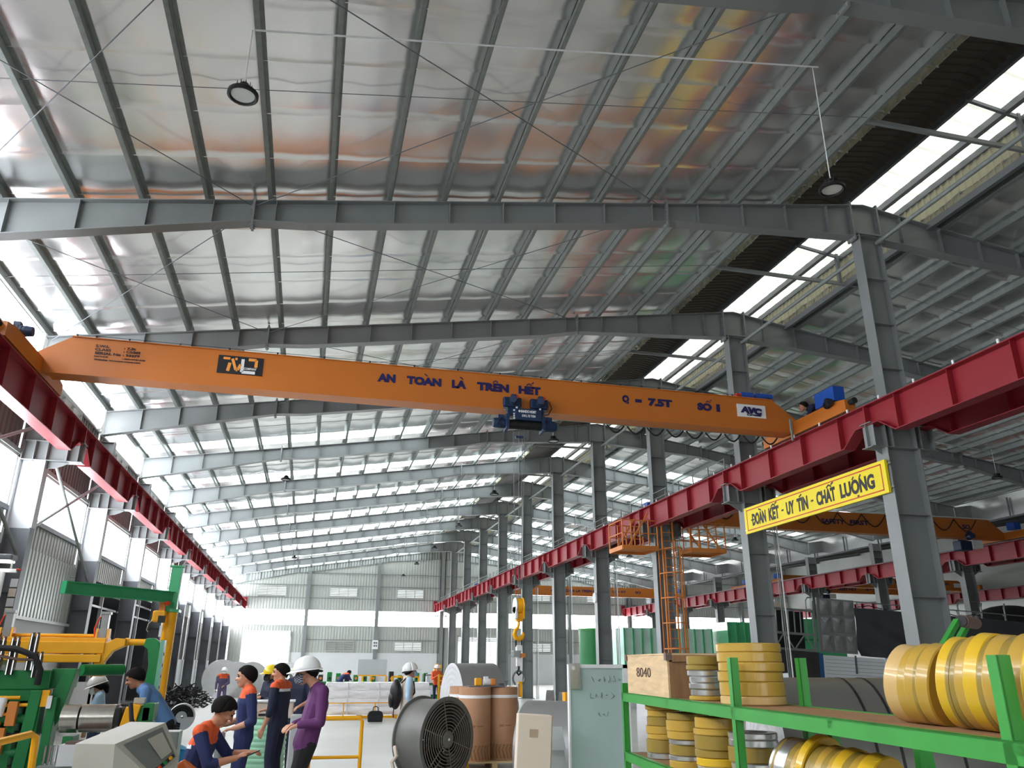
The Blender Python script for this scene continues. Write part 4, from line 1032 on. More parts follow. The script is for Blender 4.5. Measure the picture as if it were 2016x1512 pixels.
for x in (2.38, 2.72): MB().box(x - .025, x + .025, 13.9, 13.95, 0, .42).build('post', 'paint_yellow', gd)
for z in (.12, .4): MB().box(2.38, 2.72, 13.9, 13.95, z - .025, z + .025).build('bar', 'paint_yellow', gd)
# ================================================================== BIG FAN DRUM
fan = thing('drum_fan', 'big grey drum fan with wire grille beside the brown paper rolls', 'fan', (2.05, 13.0, 0))
FC = Vector((2.02, 13.05, .61)); fax = Vector((.62, -.785, 0)).normalized(); FR = .565; FL = .58
def fl(prof, nm, m, par=fan, n=48): return MB().lathe(prof, FC, fax, n).build(nm, m, par, smooth=True)
fl([(FR - .02, -FL / 2), (FR + .045, -FL / 2), (FR + .045, -FL / 2 + .02), (FR, -FL / 2 + .03), (FR, FL / 2 - .03), (FR + .045, FL / 2 - .02), (FR + .045, FL / 2), (FR - .02, FL / 2), (FR - .02, -FL / 2)], 'drum', 'fan_grey')
for k in range(9):
    rr = .16 + k * .046; e1 = MB().ring(FC + fax * (FL / 2 + .015), fax, rr, 40)
    MB().tube(e1, .0065, 5, closed=True).build('grille_ring', 'fan_wire', fan)
for k in range(6):
    a = 2 * math.pi * k / 6 + .3; e = MB().ring(FC + fax * (FL / 2 + .01), fax, 1.0, 60); 
    v = (e[int(a / (2 * math.pi) * 60) % 60] - (FC + fax * (FL / 2 + .01)))
    MB().cyl(FC + fax * (FL / 2 + .01) + v * .12, FC + fax * (FL / 2 + .01) + v * .56, .008, n=5).build('grille_spoke', 'fan_wire', fan)
fl([(0, FL / 2 + .03), (.10, FL / 2 + .03), (.125, FL / 2 + .01), (.125, -.1), (0, -.1)], 'hub', 'fan_grey')
fl([(0, FL / 2 + .034), (.02, FL / 2 + .034), (.02, FL / 2 + .03)], 'hub_badge', 'white_paint')
fl([(.12, -FL / 2 + .06), (.54, -FL / 2 + .06)], 'dark_backing', 'fan_dark')  # solid dark disc added to block the light through the drum
for k in range(10):
    rr = MB().ring(Vector((0, 0, 0)), fax, 1., 60); u = rr[int(k * 6)]; w = fax.cross(u)
    b = MB(); b.add([FC + u * .12 - w * .05 + fax * .02, FC + u * .51 - w * .12 + fax * .05, FC + u * .51 + w * .10 - fax * .06, FC + u * .12 + w * .05 - fax * .05,
                     FC + u * .12 - w * .05 + fax * .03, FC + u * .51 - w * .12 + fax * .06, FC + u * .51 + w * .10 - fax * .05, FC + u * .12 + w * .05 - fax * .04],
                    [(0, 1, 2, 3), (7, 6, 5, 4), (0, 4, 5, 1), (1, 5, 6, 2), (2, 6, 7, 3), (3, 7, 4, 0)])
    b.build('blade', 'fan_dark', fan)
for s in (-1, 1):
    q = FC - fax * .1 * s; MB().beam(Vector((q.x + s * .35, q.y + s * .28, .03)), Vector((q.x - s * .1 + .25 * s, q.y, .03)), .1, .06).build('wedge', 'paint_green', fan)
MB().tube([FC + Vector((-.62, -.25, -.08)), FC + Vector((-.60, -.34, -.2)), FC + Vector((-.66, -.34, -.28)), FC + Vector((-.62, -.36, -.42)), FC + Vector((-.60, -.38, -.55))], .03, 6).build('cloth_strip', 'carton', fan)
# ================================================================== CARTON, GLASS BOARD, FOLDED SHEETS
ct = thing('carton', 'tall beige cardboard carton leaning in front of the paper rolls', 'carton', (2.08, 7.7, 0), rot=Matrix.Rotation(R(-8), 3, 'Z') @ Matrix.Rotation(R(3), 3, 'Y'))
MB().box(-.16, .16, -.09, .09, .01, 1.245).build('box_front', 'carton', ct, world=False, bevel=.008)
MB().box(.161, .165, -.088, .088, .02, 1.24).build('box_side', 'carton_side', ct, world=False)
MB().box(-.05, .03, -.093, -.091, 1.05, 1.12).build('label_print', 'carton_side', ct, world=False)
MB().box(-.24, -.16, .0, .1, .45, .52).build('wood_block', 'wood', ct, world=False)
gb = thing('glass_board', 'pale green glass writing board with white frame standing left of the rack', 'writing board', (2.80, 7.9, 0))
MB().box(2.57, 3.14, 7.9, 7.92, .30, 1.66).build('glass_pane', 'board_glass', gb)
for (x0, x1, z0, z1) in ((2.56, 3.20, 1.655, 1.69), (2.56, 3.20, .28, .32), (3.135, 3.20, .30, 1.69), (2.555, 2.572, .30, 1.69)): MB().box(x0, x1, 7.885, 7.935, z0, z1).build('frame_bar', 'white_paint', gb)
for x in (2.6, 3.16):
    MB().box(x - .02, x + .02, 7.93, 7.97, 0, 1.66).build('stand_leg', 'galv', gb); MB().box(x - .02, x + .02, 7.75, 8.15, 0, .04).build('stand_foot', 'galv', gb)
mat('ink', (96, 122, 126), .6, 0, 0)
def scribble(x, z, s, seed, n):
    rnd = random.Random(seed); b = MB()
    for k in range(n):
        xx = x + k * s * 1.1; pts = [(xx + rnd.uniform(0, s * .8), 7.896, z + rnd.uniform(0, s * 1.3)) for _ in range(4)]
        b.tube(pts, .0022, 4)
    b.build('handwriting', 'ink', gb)
scribble(2.80, 1.52, .05, 3, 6); scribble(2.78, 1.36, .05, 8, 5); scribble(2.86, 1.20, .04, 9, 3)
MB().box(2.56, 2.67, 7.86, 7.88, 1.46, 1.70).build('hanging_plate', 'steel_coil', gb, bevel=.004); MB().cyl((2.60, 7.855, 1.655), (2.60, 7.885, 1.655), .018, n=12).build('hole_bush', 'white_wall', gb)
fs = thing('folded_sheets', 'folded grey sheet metal covers leaning between carton and glass board', 'sheet metal', (2.45, 8.1, 0))
for k, (z0, z1, y0, y1) in enumerate(((.02, .78, 8.0, 8.12), (.72, .90, 7.98, 8.06), (.90, 1.10, 8.0, 8.12))):
    MB().prism_x([(y0, z0), (y0 + .02, z0), (y1 + .02, z1), (y1, z1)], 2.30 + .02 * k, 2.55).build('cover', 'white_wall' if k == 0 else 'steel_light', fs)
MB().box(2.46, 2.62, 7.85, 7.88, .70, .73).build('bar', 'steel_dark', fs)
MB().box(2.3, 2.55, 8.05, 8.3, 0, .03).build('base', 'steel_light', fs)
# ================================================================== LEFT: SLITTING LINE MACHINE
mat('machine_green', (26, 118, 62), .4, 0, .14, 3)
mat('machine_teal', (120, 176, 150), .35, 0, .06, 2)
mat('oil_dark', (44, 40, 36), .5, 0, .2, 5)
mat('hydraulic', (150, 152, 150), .35, .5, .1, 5)
mat('desk_grey', (178, 176, 166), .42, 0, .04, 3)
mat('desk_panel', (118, 124, 122), .3, .2, .05, 3)
mat('roller_steel', (176, 172, 164), .22, .9, .08, 5, .05, 40, (8, 1, 1))
mac = thing('slitting_machine', 'green and yellow coil slitting machine at the left edge', 'machine', (-3.3, 12, 0))
MY = 12.0
# yellow double beam carried over the machine
yb_ = MB(); yb_.box(-4.6, -2.60, MY - .14, MY + .16, 1.84, 2.0); yb_.box(-4.6, -2.60, MY - .18, MY - .10, 1.80, 1.95); yb = yb_.build('upper_beam', 'paint_yellow', mac, bevel=.01)
MB().box(-4.6, -2.62, MY - .2, MY + .0, 1.69, 1.79).build('lower_beam', 'paint_yellow', mac, bevel=.01)
MB().cyl((-4.6, MY + .05, 2.03), (-2.75, MY + .05, 2.03), .022, n=10).build('tie_rod', 'paint_yellow', mac, smooth=True)
# curved yellow end bracket
sh_ = [(-2.62, 1.68), (-2.55, 1.56), (-2.66, 1.54), (-2.72, 1.70), (-2.60, 1.86), (-2.42, 1.98), (-2.36, 1.99), (-2.36, 1.93), (-2.48, 1.87)]
MB().prism_y([(-2.70, 1.55), (-2.60, 1.55), (-2.58, 1.70), (-2.50, 1.83), (-2.36, 1.90), (-2.36, 1.99), (-2.48, 2.0), (-2.62, 1.92), (-2.70, 1.75)], MY - .16, MY - .02).build('end_bracket', 'paint_yellow', mac, bevel=.008)
MB().box(-2.72, -2.56, MY - .2, MY + .02, 1.52, 1.60).build('clamp', 'paint_yellow', mac)
MB().cyl((-2.42, MY - .05, 1.95), (-2.08, MY - .05, 1.95), .042, n=18).build('press_shaft', 'paint_yellow', mac, smooth=True)
MB().cyl((-2.38, MY - .05, 1.95), (-2.34, MY - .05, 1.95), .055, n=14).build('shaft_collar', 'paint_yellow', mac)
# green swing arm with holes
arm = MB(); 
pts = [(-2.12, 2.0), (-2.02, 2.01), (-1.95, 1.96), (-1.92, 1.85), (-1.92, 1.30), (-1.92, .1), (-2.08, .1), (-2.06, 1.3), (-2.04, 1.65), (-2.08, 1.86), (-2.14, 1.9)]
arm.prism_y(pts, MY - .10, MY + .06); arm.build('swing_arm', 'paint_green', mac, bevel=.01)
MB().prism_x([(MY - .10, 1.98), (MY + .06, 1.98), (MY + .06, .1), (MY - .10, .1)], -1.93, -1.88).build('arm_face', 'machine_teal', mac)
for z in (1.80, 1.66, 1.52, 1.38, 1.24):
    MB().cyl((-1.885, MY - .02, z), (-1.875, MY - .02, z), .022, n=12).build('hole', 'black', mac)
# upright hydraulic cylinders
for x in (-2.68, -3.84):
    c = MB(); c.box(x - .045, x + .045, MY - .05, MY + .05, 1.98, 2.32); c.box(x - .06, x + .06, MY - .06, MY + .06, 2.30, 2.34); c.build('lift_cylinder', 'hydraulic', mac, bevel=.006)
    for s in (-1, 1): MB().prism_x([(MY - .08, 1.98), (MY + .08, 1.98), (MY + .04, 2.12), (MY - .06, 2.12)], x + s * .07 - .012, x + s * .07 + .012).build('cylinder_bracket', 'paint_yellow', mac)
    MB().tube([(x - .10, MY, 2.0), (x - .12, MY, 2.12), (x - .08, MY, 2.26), (x - .03, MY, 2.3)], .01, 6).build('air_hose', 'banner_red', mac)
# green body: housings, uprights, rollers
FYm = 11.0
MB().box(-3.62, -2.95, FYm, FYm + .35, 1.38, 1.60).build('head_housing', 'machine_green', mac, bevel=.015)
MB().box(-3.62, -3.05, FYm - .02, FYm + .33, 1.26, 1.38).build('head_plate', 'machine_green', mac)
MB().box(-2.98, -2.72, FYm + .1, FYm + .3, 1.40, 1.62).build('side_housing', 'machine_green', mac, bevel=.01)
MB().prism_y([(-2.80, 1.62), (-2.68, 1.62), (-2.78, 1.05), (-2.84, .9), (-2.95, .9), (-2.92, 1.3)], FYm, FYm + .2).build('side_cheek', 'machine_green', mac, bevel=.008)
MB().cyl((-2.75, FYm + .5, 1.60), (-2.35, FYm + .9, 1.60), .07, n=18).build('upper_roll', 'machine_green', mac, smooth=True)
for (x, z0, z1) in ((-3.42, .0, 1.32), (-3.02, .0, 1.36), (-3.25, .0, 1.2), (-2.86, 0, 1.3)):
    MB().box(x - .05, x + .05, FYm - .1, FYm + .1, z0, z1).build('upright', 'machine_green', mac, bevel=.008)
MB().prism_y([(-3.10, 1.38), (-2.98, 1.38), (-3.02, .3), (-3.16, .3)], FYm - .14, FYm - .02).build('front_leg', 'machine_green', mac, bevel=.008)
for (x, z0, z1) in ((-3.55, 1.55, 1.93), (-3.40, 1.55, 1.93), (-3.12, 1.52, 1.76), (-3.20, 1.60, 1.98)):
    p = MB(); p.box(x - .035, x + .035, FYm - .04, FYm + .04, z0, z1); p.build('guide_block', 'oil_dark', mac)
    for s in (-1, 1): MB().cyl((x + s * .028, FYm - .06, z0), (x + s * .028, FYm - .06, z1 + .03), .012, n=8).build('guide_rod', 'chrome', mac)
    MB().cyl((x - .025, FYm, z1), (x - .025, FYm, z1 + .05), .016, n=8).build('rod_nut', 'steel_rust', mac); MB().cyl((x + .025, FYm, z1), (x + .025, FYm, z1 + .05), .016, n=8).build('rod_nut', 'steel_rust', mac)
for k, (z, x0, x1) in enumerate(((1.30, -3.7, -3.2), (1.12, -3.7, -3.3), (1.02, -3.75, -3.35), (1.22, -3.6, -3.1))):
    MB().cyl((x0, FYm - .12, z), (x1, FYm - .12, z), .02, n=10).build('yellow_bar', 'paint_yellow', mac)
MB().cyl((-3.36, FYm - .15, 1.30), (-3.38, FYm - .15, 1.10), .045, n=14).build('air_cylinder', 'white_paint', mac, smooth=True)
for (x, z0, z1) in ((-3.22, 1.00, 1.26), (-3.3, .7, .98)): MB().box(x - .07, x + .03, FYm - .2, FYm - .13, z0, z1).build('guard_plate', 'paint_orange', mac, bevel=.004)
MB().box(-2.98, -2.90, FYm - .12, FYm - .06, 1.2, 1.38).build('guard_plate', 'paint_yellow', mac); MB().box(-2.91, -2.86, FYm - .13, FYm - .11, 1.18, 1.32).build('name_plate', 'white_paint', mac)
MB().tube([(-3.75, FYm - .1, 1.86), (-3.35, FYm - .14, 1.84), (-3.12, FYm - .16, 1.76), (-3.04, FYm - .14, 1.6), (-3.05, FYm - .12, 1.44)], .035, 8).build('cable_hose', 'rubber', mac, smooth=True)
MB().tube([(-3.75, FYm - .1, 1.80), (-3.3, FYm - .12, 1.72), (-3.1, FYm - .14, 1.72)], .016, 6).build('air_hose', 'steel_rust', mac, smooth=True)
for k in range(5): MB().cyl((-4.0, FYm - .05 - .02 * k, .35 + .18 * k), (-3.05, FYm - .05, .35 + .18 * k), .05, n=14).build('feed_roll', 'oil_dark' if k % 2 else 'machine_green', mac, smooth=True)
MB().box(-4.4, -2.7, FYm - .05, FYm + 1.2, 0, .25).build('machine_base', 'machine_green', mac)
MB().box(-4.3, -3.1, FYm + .2, FYm + .3, .25, 1.4).build('rear_panel', 'oil_dark', mac)
MB().box(-4.55, -3.6, FYm + .2, FYm + .8, 1.5, 1.72).build('rear_housing', 'machine_green', mac, bevel=.02)
# steel work roll and yellow guard in front of the leaning man
wr = thing('work_roll_stand', 'shiny steel roll with yellow guard on a green stand under the leaning man', 'machine', (-2.3, 10.9, 0))
WYm = 10.7
MB().cyl((-2.66, WYm, 1.08), (-2.48, WYm, 1.08), .155, n=32).build('roll_end', 'roller_steel', wr, smooth=True)
MB().cyl((-2.46, WYm, 1.08), (-2.10, WYm, 1.08), .15, n=32).build('roll_body', 'roller_steel', wr, smooth=True); MB().cyl((-2.48, WYm, 1.08), (-2.46, WYm, 1.08), .12, n=24).build('roll_groove', 'black', wr)
MB().box(-2.10, -2.02, WYm - .15, WYm + .15, .95, 1.2).build('bearing_block', 'black', wr, bevel=.02)
MB().prism_y([(-2.02, 1.00), (-1.86, 1.00), (-1.82, 1.22), (-1.92, 1.24), (-1.98, 1.20)], WYm - .16, WYm + .1).build('yellow_guard', 'paint_yellow', wr, bevel=.01)
for (x0, x1, z0, z1) in ((-1.86, -1.72, .0, 1.2), (-1.80, -1.68, 1.05, 1.24), (-2.6, -2.5, 0, .9), (-2.7, -1.7, .0, .12)): MB().box(x0, x1, WYm - .12, WYm + .2, z0, z1).build('stand_plate', 'machine_green', wr, bevel=.006)
MB().box(-1.92, -1.80, WYm - .08, WYm + .0, 1.24, 1.30).build('counter_box', 'desk_grey', wr, bevel=.004)
MB().box(-2.75, -2.0, WYm - .35, WYm + .1, .0, .62).build('sheet_housing', 'galv', wr)
for k in range(5): MB().cyl((-2.72 + k * .045, WYm - .25, .60), (-2.72 + k * .045, WYm - .25, .82), .014, n=8).build('set_screw', 'chrome', wr)
nb = MB().box(-2.5, -2.15, WYm - .38, WYm - .1, .84, .86).build('clipboard', 'steel_rust'); tag(nb, 'brown clipboard lying beside the shiny steel roll', 'clipboard')
MB().box(-2.55, -2.0, WYm - .4, WYm - .02, .62, .835).build('tray_box', 'white_wall', wr)
# control desk
dk = thing('control_desk', 'grey sloped control desk in the left foreground', 'control desk', (-1.45, 7.3, 0), 0)
prof = [(-1.62, .0), (-1.64, 1.08), (-1.18, 1.20), (-1.13, 1.18), (-.98, .96), (-1.02, 0)]
y0, y1 = 7.15, 7.75
dk_b = MB()
# body: front (towards camera) lower edge at y0, sloping panel to the right
dk_b.add([(-1.62, y0, 0), (-1.28, y0 - .1, 0), (-1.0, y0 + .35, 0), (-1.3, y1, 0), (-1.66, y0, 1.10), (-1.36, y0 - .1, 1.10), (-1.10, y0 + .45, 1.215), (-1.40, y1, 1.215), (-1.06, y0 + .05, .82), (-.95, y0 + .42, .95)],
         [(0, 3, 2, 1), (0, 1, 5, 4), (4, 5, 6, 7), (0, 4, 7, 3), (3, 7, 6, 9, 2), (5, 8, 9, 6), (1, 8, 5), (1, 2, 9, 8)])
dk_b.build('desk_body', 'desk_grey', dk)
pm = MB()
A, B, C_2, D = Vector((-1.36, y0 - .1, 1.10)), Vector((-1.06, y0 + .05, .82)), Vector((-.95, y0 + .42, .95)), Vector((-1.10, y0 + .45, 1.215))
nrm = (B - A).cross(D - A).normalized(); nrm = nrm if nrm.y < 0 or nrm.x > 0 else -nrm
def dq(u, v): return A + (B - A) * u + (D - A) * v * (1 - u) + (C_2 - B) * v * u + nrm * .004
pm.add([dq(.08, .1), dq(.92, .1), dq(.92, .9), dq(.08, .9)], [(0, 1, 2, 3)]); pm.build('sloped_panel', 'desk_panel', dk)
pm = MB(); pm.add([dq(.2, .5) + nrm * .004, dq(.75, .5) + nrm * .004, dq(.75, .84) + nrm * .004, dq(.2, .84) + nrm * .004], [(0, 1, 2, 3)]); pm.build('display', 'desk_grey', dk)
pm = MB(); pm.add([dq(.82, .2) + nrm * .004, dq(.9, .2) + nrm * .004, dq(.9, .85) + nrm * .004, dq(.82, .85) + nrm * .004], [(0, 1, 2, 3)]); pm.build('switch_strip', 'black', dk)
for k in range(3):
    q = dq(.86, .3 + .2 * k); MB().cyl(q, q + nrm * .02, .014, n=10).build('button', ['banner_red', 'paint_green', 'paint_yellow'][k], dk)
# yellow guard rail bottom left
gr_ = thing('guard_rail', 'yellow pipe guard rail at the lower left corner', 'railing', (-1.9, 6.4, 0))
MB().tube([(-2.2, 5.4, 1.12), (-1.83, 6.6, 1.21), (-1.81, 6.66, 1.19), (-1.80, 6.68, .9), (-1.80, 6.7, 0)], .025, 8).build('rail_pipe', 'paint_yellow', gr_, smooth=True)
MB().tube([(-2.1, 5.6, .6), (-1.80, 6.7, .62)], .022, 8).build('mid_rail', 'paint_yellow', gr_, smooth=True); MB().box(-1.86, -1.74, 6.64, 6.76, 0, .012).build('foot_plate', 'paint_yellow', gr_)
MB().tube([(-2.2, 5.4, 1.12), (-2.2, 5.4, 0)], .025, 8).build('post', 'paint_yellow', gr_)
# ================================================================== JIB CRANE
jb = thing('jib_crane', 'green jib arm on a yellow pillar with a small yellow chain hoist', 'jib crane', (-3.35, 20.8, 0))
JX, JY = -3.24, 20.8
MB().cyl((JX, JY, 0), (JX, JY, 2.86), .15, n=24).build('pillar', 'paint_yellow', jb, smooth=True)
MB().box(JX - .3, JX + .3, JY - .3, JY + .3, 0, .03).build('base_plate', 'paint_yellow', jb)
MB().box(JX - .2, JX + .2, JY - .2, JY + .2, 2.84, 2.9).build('bearing_plate', 'jib_green', jb)
m_ = MB(); m_.box(JX - .12, JX + .12, JY - .1, JY + .12, 2.88, 3.92); m_.build('mast', 'jib_green', jb, bevel=.01)
MB().box(JX - .16, JX + .16, JY - .14, JY + .16, 3.90, 3.93).build('mast_cap', 'jib_green', jb)
aL = Vector((-5.05, 18.55, 3.18)); aR = Vector((JX, JY - .1, 3.18))
ab = MB(); d_ = (aL - aR)
ab.beam(aR, aL, .012, .24); ab.beam(aR + Vector((0, 0, .12)), aL + Vector((0, 0, .12)), .16, .016); ab.beam(aR - Vector((0, 0, .12)), aL - Vector((0, 0, .12)), .16, .016); ab.build('jib_arm', 'jib_green', jb)
MB().beam(aL - d_.normalized() * .01, aL + d_.normalized() * .02, .16, .26).build('end_stop', 'jib_green', jb)
MB().tube([aL + Vector((0, 0, .13)), aL + Vector((.02, 0, .22)), aL + Vector((.14, .1, .2))], .012, 6).build('cable_hook', 'galv', jb)
hq = Vector((JX - .18, JY - .25, 2.72))
MB().box(hq.x - .17, hq.x + .12, hq.y - .1, hq.y + .1, hq.z - .12, hq.z + .14).build('hoist_body', 'paint_yellow', jb, bevel=.04)
MB().box(hq.x - .03, hq.x + .13, hq.y - .12, hq.y - .09, hq.z - .14, hq.z + .02).build('motor_grille', 'oil_dark', jb)
MB().box(hq.x - .05, hq.x + .08, hq.y - .06, hq.y + .06, hq.z + .14, hq.z + .34).build('trolley', 'paint_orange', jb); MB().cyl((hq.x + .1, hq.y - .1, hq.z + .3), (hq.x + .16, hq.y - .16, hq.z + .3), .05, n=12).build('trolley_motor', 'banner_red', jb)
MB().tube([(hq.x - .17, hq.y, hq.z - .08), (hq.x - .24, hq.y, hq.z - .16), (hq.x - .26, hq.y, hq.z - .3), (hq.x - .22, hq.y, hq.z - .34)], .012, 6).build('chain_hook', 'chrome', jb)
MB().box(hq.x + .02, hq.x + .08, hq.y - .03, hq.y + .03, hq.z - .45, hq.z - .2).build('hook_latch', 'white_paint', jb); MB().cyl((hq.x + .05, hq.y, hq.z - 1.2), (hq.x + .05, hq.y, hq.z - .4), .01, n=5).build('chain', 'steel_dark', jb)
# lit flood lamp on a white T-shaped pole at far left
mat('lamp_lit', (255, 252, 244), .4, 0, 0, emit=6.)
wl = thing('flood_light', 'lit flood lamp on a white T-shaped pole at the far left edge', 'lamp', (-5.1, 15.0, 0))
MB().cyl((-5.06, 15.0, 0), (-5.06, 15.0, 3.12), .04, n=12).build('pole', 'white_paint', wl, smooth=True); MB().cyl((-5.06, 15.0, 0), (-5.06, 15.0, .03), .2, n=18).build('base', 'steel_dark', wl)
MB().box(-5.5, -4.86, 14.97, 15.03, 3.11, 3.17).build('cross_arm', 'white_paint', wl); MB().cyl((-4.86, 15, 3.16), (-4.78, 15, 3.16), .025, .005, 10).build('red_tip', 'banner_red', wl)
MB().box(-5.3, -4.92, 14.85, 15.15, 3.30, 3.40).build('housing', 'steel_dark', wl, bevel=.03); MB().box(-5.27, -4.95, 14.87, 15.13, 3.275, 3.30).build('lens', 'lamp_lit', wl, bevel=.01)
for x in (-5.2, -4.95): MB().box(x - .012, x + .012, 14.99, 15.01, 3.17, 3.30).build('bracket', 'galv', wl)
wp = thing('notice_sheet', 'narrow strip of printed notices fixed to the left column edge', 'notice', (-6.15, 19.05, 2.6))
for k in range(4): MB().box(-6.24, -6.10, 19.05, 19.06, 2.6 + .2 * k, 2.77 + .2 * k).build('notice', 'white_wall' if k % 2 else 'carton', wp)
# ================================================================== MIDDLE GROUND
def bundle(x0, x1, y0, y1, z0, z1, label, seed):
    rnd = random.Random(seed)
    nx, nz = 26, 6
    b = MB(); ph = rnd.random() * 9
    W_ = lambda u, v: .02 * math.sin(u * 17 + ph) * math.sin(v * 7 + ph) + .012 * math.sin(u * 43 + v * 11)
    b.grid(lambda u, v: (x0 + (x1 - x0) * u, y0 - W_(u, v) - .03 * math.sin(math.pi * v), z0 + (z1 - z0) * v), nx, nz)
    b.grid(lambda u, v: (x0 + (x1 - x0) * u, y0 + (y1 - y0) * v - W_(u, 0) * (1 - v), z1 + W_(u, v) * .6), nx, 4)
    b.grid(lambda u, v: (x1 + .02 * math.sin(math.pi * v), y0 + (y1 - y0) * u, z0 + (z1 - z0) * v), 4, 4); b.grid(lambda u, v: (x0 - .02 * math.sin(math.pi * v), y0 + (y1 - y0) * u, z0 + (z1 - z0) * v), 4, 4)
    t = thing('wrapped_bundle', label, 'bundle', ((x0 + x1) / 2, (y0 + y1) / 2, z0), 0, 'white film wrapped bundles')
    b.build('film', 'film_white', t, smooth=True)
    for k in range(3):
        x = x0 + (x1 - x0) * (.2 + .3 * k); MB().box(x, x + .03, y0 - .055, y0 - .045, z0, z1).build('strap', 'white_wall', t)
    return t
lv = ['bottom', 'second', 'third', 'top']
for k in range(4):
    bundle(.75, 4.2 - .06 * (k % 2), 28.2, 29.2, .12 + .25 * k, .36 + .25 * k, '%s layer of the white film wrapped bundles left of the backpack man' % lv[k], k)
tb = thing('timber_bearer', 'yellow timber bearers under the white wrapped bundles', 'bearer', (2.5, 28.6, 0))
for k, x in enumerate((.7, 1.9, 3.1, 4.3)): MB().box(x - .06, x + .06, 28.1, 29.3, 0, .115).build('block', 'wood', tb)
MB().box(.5, 4.5, 28.02, 28.1, .02, .1).build('edge_board', 'paint_yellow', tb)
r2 = thing('barrier', 'thin yellow barrier in front of the white wrapped bundles', 'railing', (2, 27.4, 0))
for x in (.4, 1.3, 2.3, 3.4): MB().box(x - .015, x + .015, 27.38, 27.42, 0, .52).build('post', 'paint_yellow', r2)
MB().box(.4, 3.8, 27.38, 27.42, .50, .53).build('rail', 'paint_yellow', r2)
bag = thing('briefcase', 'black laptop bag standing on the floor', 'bag', (2.22, 26.2, 0))
MB().prism_y([(2.0, .02), (2.44, .02), (2.46, .22), (2.42, .31), (2.34, .34), (2.10, .34), (2.02, .31), (1.98, .22)], 26.14, 26.28).build('body', 'black', bag, bevel=.02)
MB().tube([(2.14, 26.2, .34), (2.15, 26.2, .43), (2.19, 26.2, .46), (2.25, 26.2, .46), (2.29, 26.2, .43), (2.30, 26.2, .34)], .014, 8).build('handle', 'black', bag, smooth=True)
MB().box(2.02, 2.42, 26.125, 26.14, .05, .2).build('front_pocket', 'rubber', bag, bevel=.006)
yr = thing('hand_rail', 'yellow pipe hand rail right of the man in purple', 'railing', (.4, 11, 0))
MB().tube([(.14, 11, 1.03), (.74, 11, 1.03), (.77, 11, 1.0), (.77, 11, 0)], .024, 8).build('top_pipe', 'paint_yellow', yr, smooth=True)
MB().tube([(.14, 11, .58), (.77, 11, .58)], .02, 8).build('mid_pipe', 'paint_yellow', yr, smooth=True); MB().tube([(.14, 11, 1.03), (.14, 11, 0)], .024, 8).build('post', 'paint_yellow', yr, smooth=True)
for x in (.77, .14): MB().box(x - .06, x + .06, 10.94, 11.06, 0, .012).build('foot_plate', 'paint_yellow', yr)
# pale green roll on a pallet with a white scale on top
pallet(-.95, -.05, 13.0, 13.9, 'wooden pallet under the pale green strap roll')
gr2 = thing('strap_roll', 'pale green ribbed strap roll between the standing workers', 'roll', (-.5, 13.4, .13))
prof = [(.02, 0), (.30, 0)]
for k in range(10): z = .02 + k * .075; prof += [(.30, z), (.315, z + .02), (.315, z + .05), (.30, z + .07)]
prof += [(.26, .78), (.02, .78)]
MB().lathe(prof, (-.5, 13.4, .13), (0, 0, 1), 36).build('ribbed_body', 'strap_green', gr2, smooth=True)
sb = thing('weighing_box', 'white machine box standing on the pale green roll', 'box', (-.5, 13.4, .91))
MB().box(-.82, -.12, 13.15, 13.6, .912, 1.14).build('case', 'carton', sb, bevel=.02); MB().box(-.84, -.10, 13.13, 13.62, 1.14, 1.16).build('lid', 'white_paint', sb); MB().box(-.62, -.4, 13.14, 13.15, .95, .98).build('slot', 'black', sb)
st = thing('grey_stand', 'grey cylindrical stand in front of the man holding it', 'stand', (-.86, 10.05, 0))
MB().cyl((-.86, 10.05, 0), (-.86, 10.05, .90), .045, n=20).build('tube', 'steel_grey', st, smooth=True); MB().cyl((-.86, 10.05, .90), (-.86, 10.05, .96), .055, n=20).build('head', 'steel_light', st, smooth=True); MB().cyl((-.86, 10.05, 0), (-.86, 10.05, .03), .15, n=20).build('base', 'steel_dark', st)
ds = thing('dispenser_stand', 'light grey stand with wooden foot between the two rear workers', 'stand', (-.05, 11.6, 0))
MB().box(-.13, .03, 11.5, 11.7, .35, 1.05).build('body', 'steel_light', ds, bevel=.02); MB().box(-.14, .04, 11.48, 11.72, .30, .35).build('band', 'white_paint', ds); MB().box(-.12, .02, 11.5, 11.7, 0, .30).build('foot', 'kraft', ds)
# orange chair beside the seated man
oc = thing('plastic_chair', 'orange moulded plastic chair with rounded backrest beside the seated worker', 'chair', (-.95, 8.0, 0))
mat('chair_orange', (214, 106, 44), .35, 0, .04, 3, coat=.2)
CX, CY = -.93, 7.98
def back_fn(u, v):
    a = (u - .5); w = .175 * (1 - max(0., (v - .55) / .45) ** 2.6 * .62)
    return (CX + a * 2 * w, CY - .17 + .05 * (4 * a * a) - .06 * v, .44 + .47 * v - .05 * max(0., v - .6) * (4 * a * a) * 2.2)
bk = MB(); bk.grid(back_fn, 14, 14); o_ = bk.build('backrest', 'chair_orange', oc, smooth=True); sm_ = o_.modifiers.new('solid', 'SOLIDIFY'); sm_.thickness = .018
MB().box(CX - .18, CX + .18, CY - .18, CY + .2, .41, .44).build('seat', 'chair_orange', oc, bevel=.02)
for sx in (-1, 1):
    for sy in (-1, 1): MB().cyl((CX + sx * .15, CY + sy * .15, .42), (CX + sx * .17, CY + sy * .18, 0), .015, n=8).build('leg', 'chair_orange', oc)
stl = thing('stool', 'low grey stool under the seated worker', 'stool', (-.97, 8.35, 0))
MB().cyl((-.97, 8.35, .42), (-.97, 8.35, .45), .15, n=20).build('seat', 'steel_dark', stl)
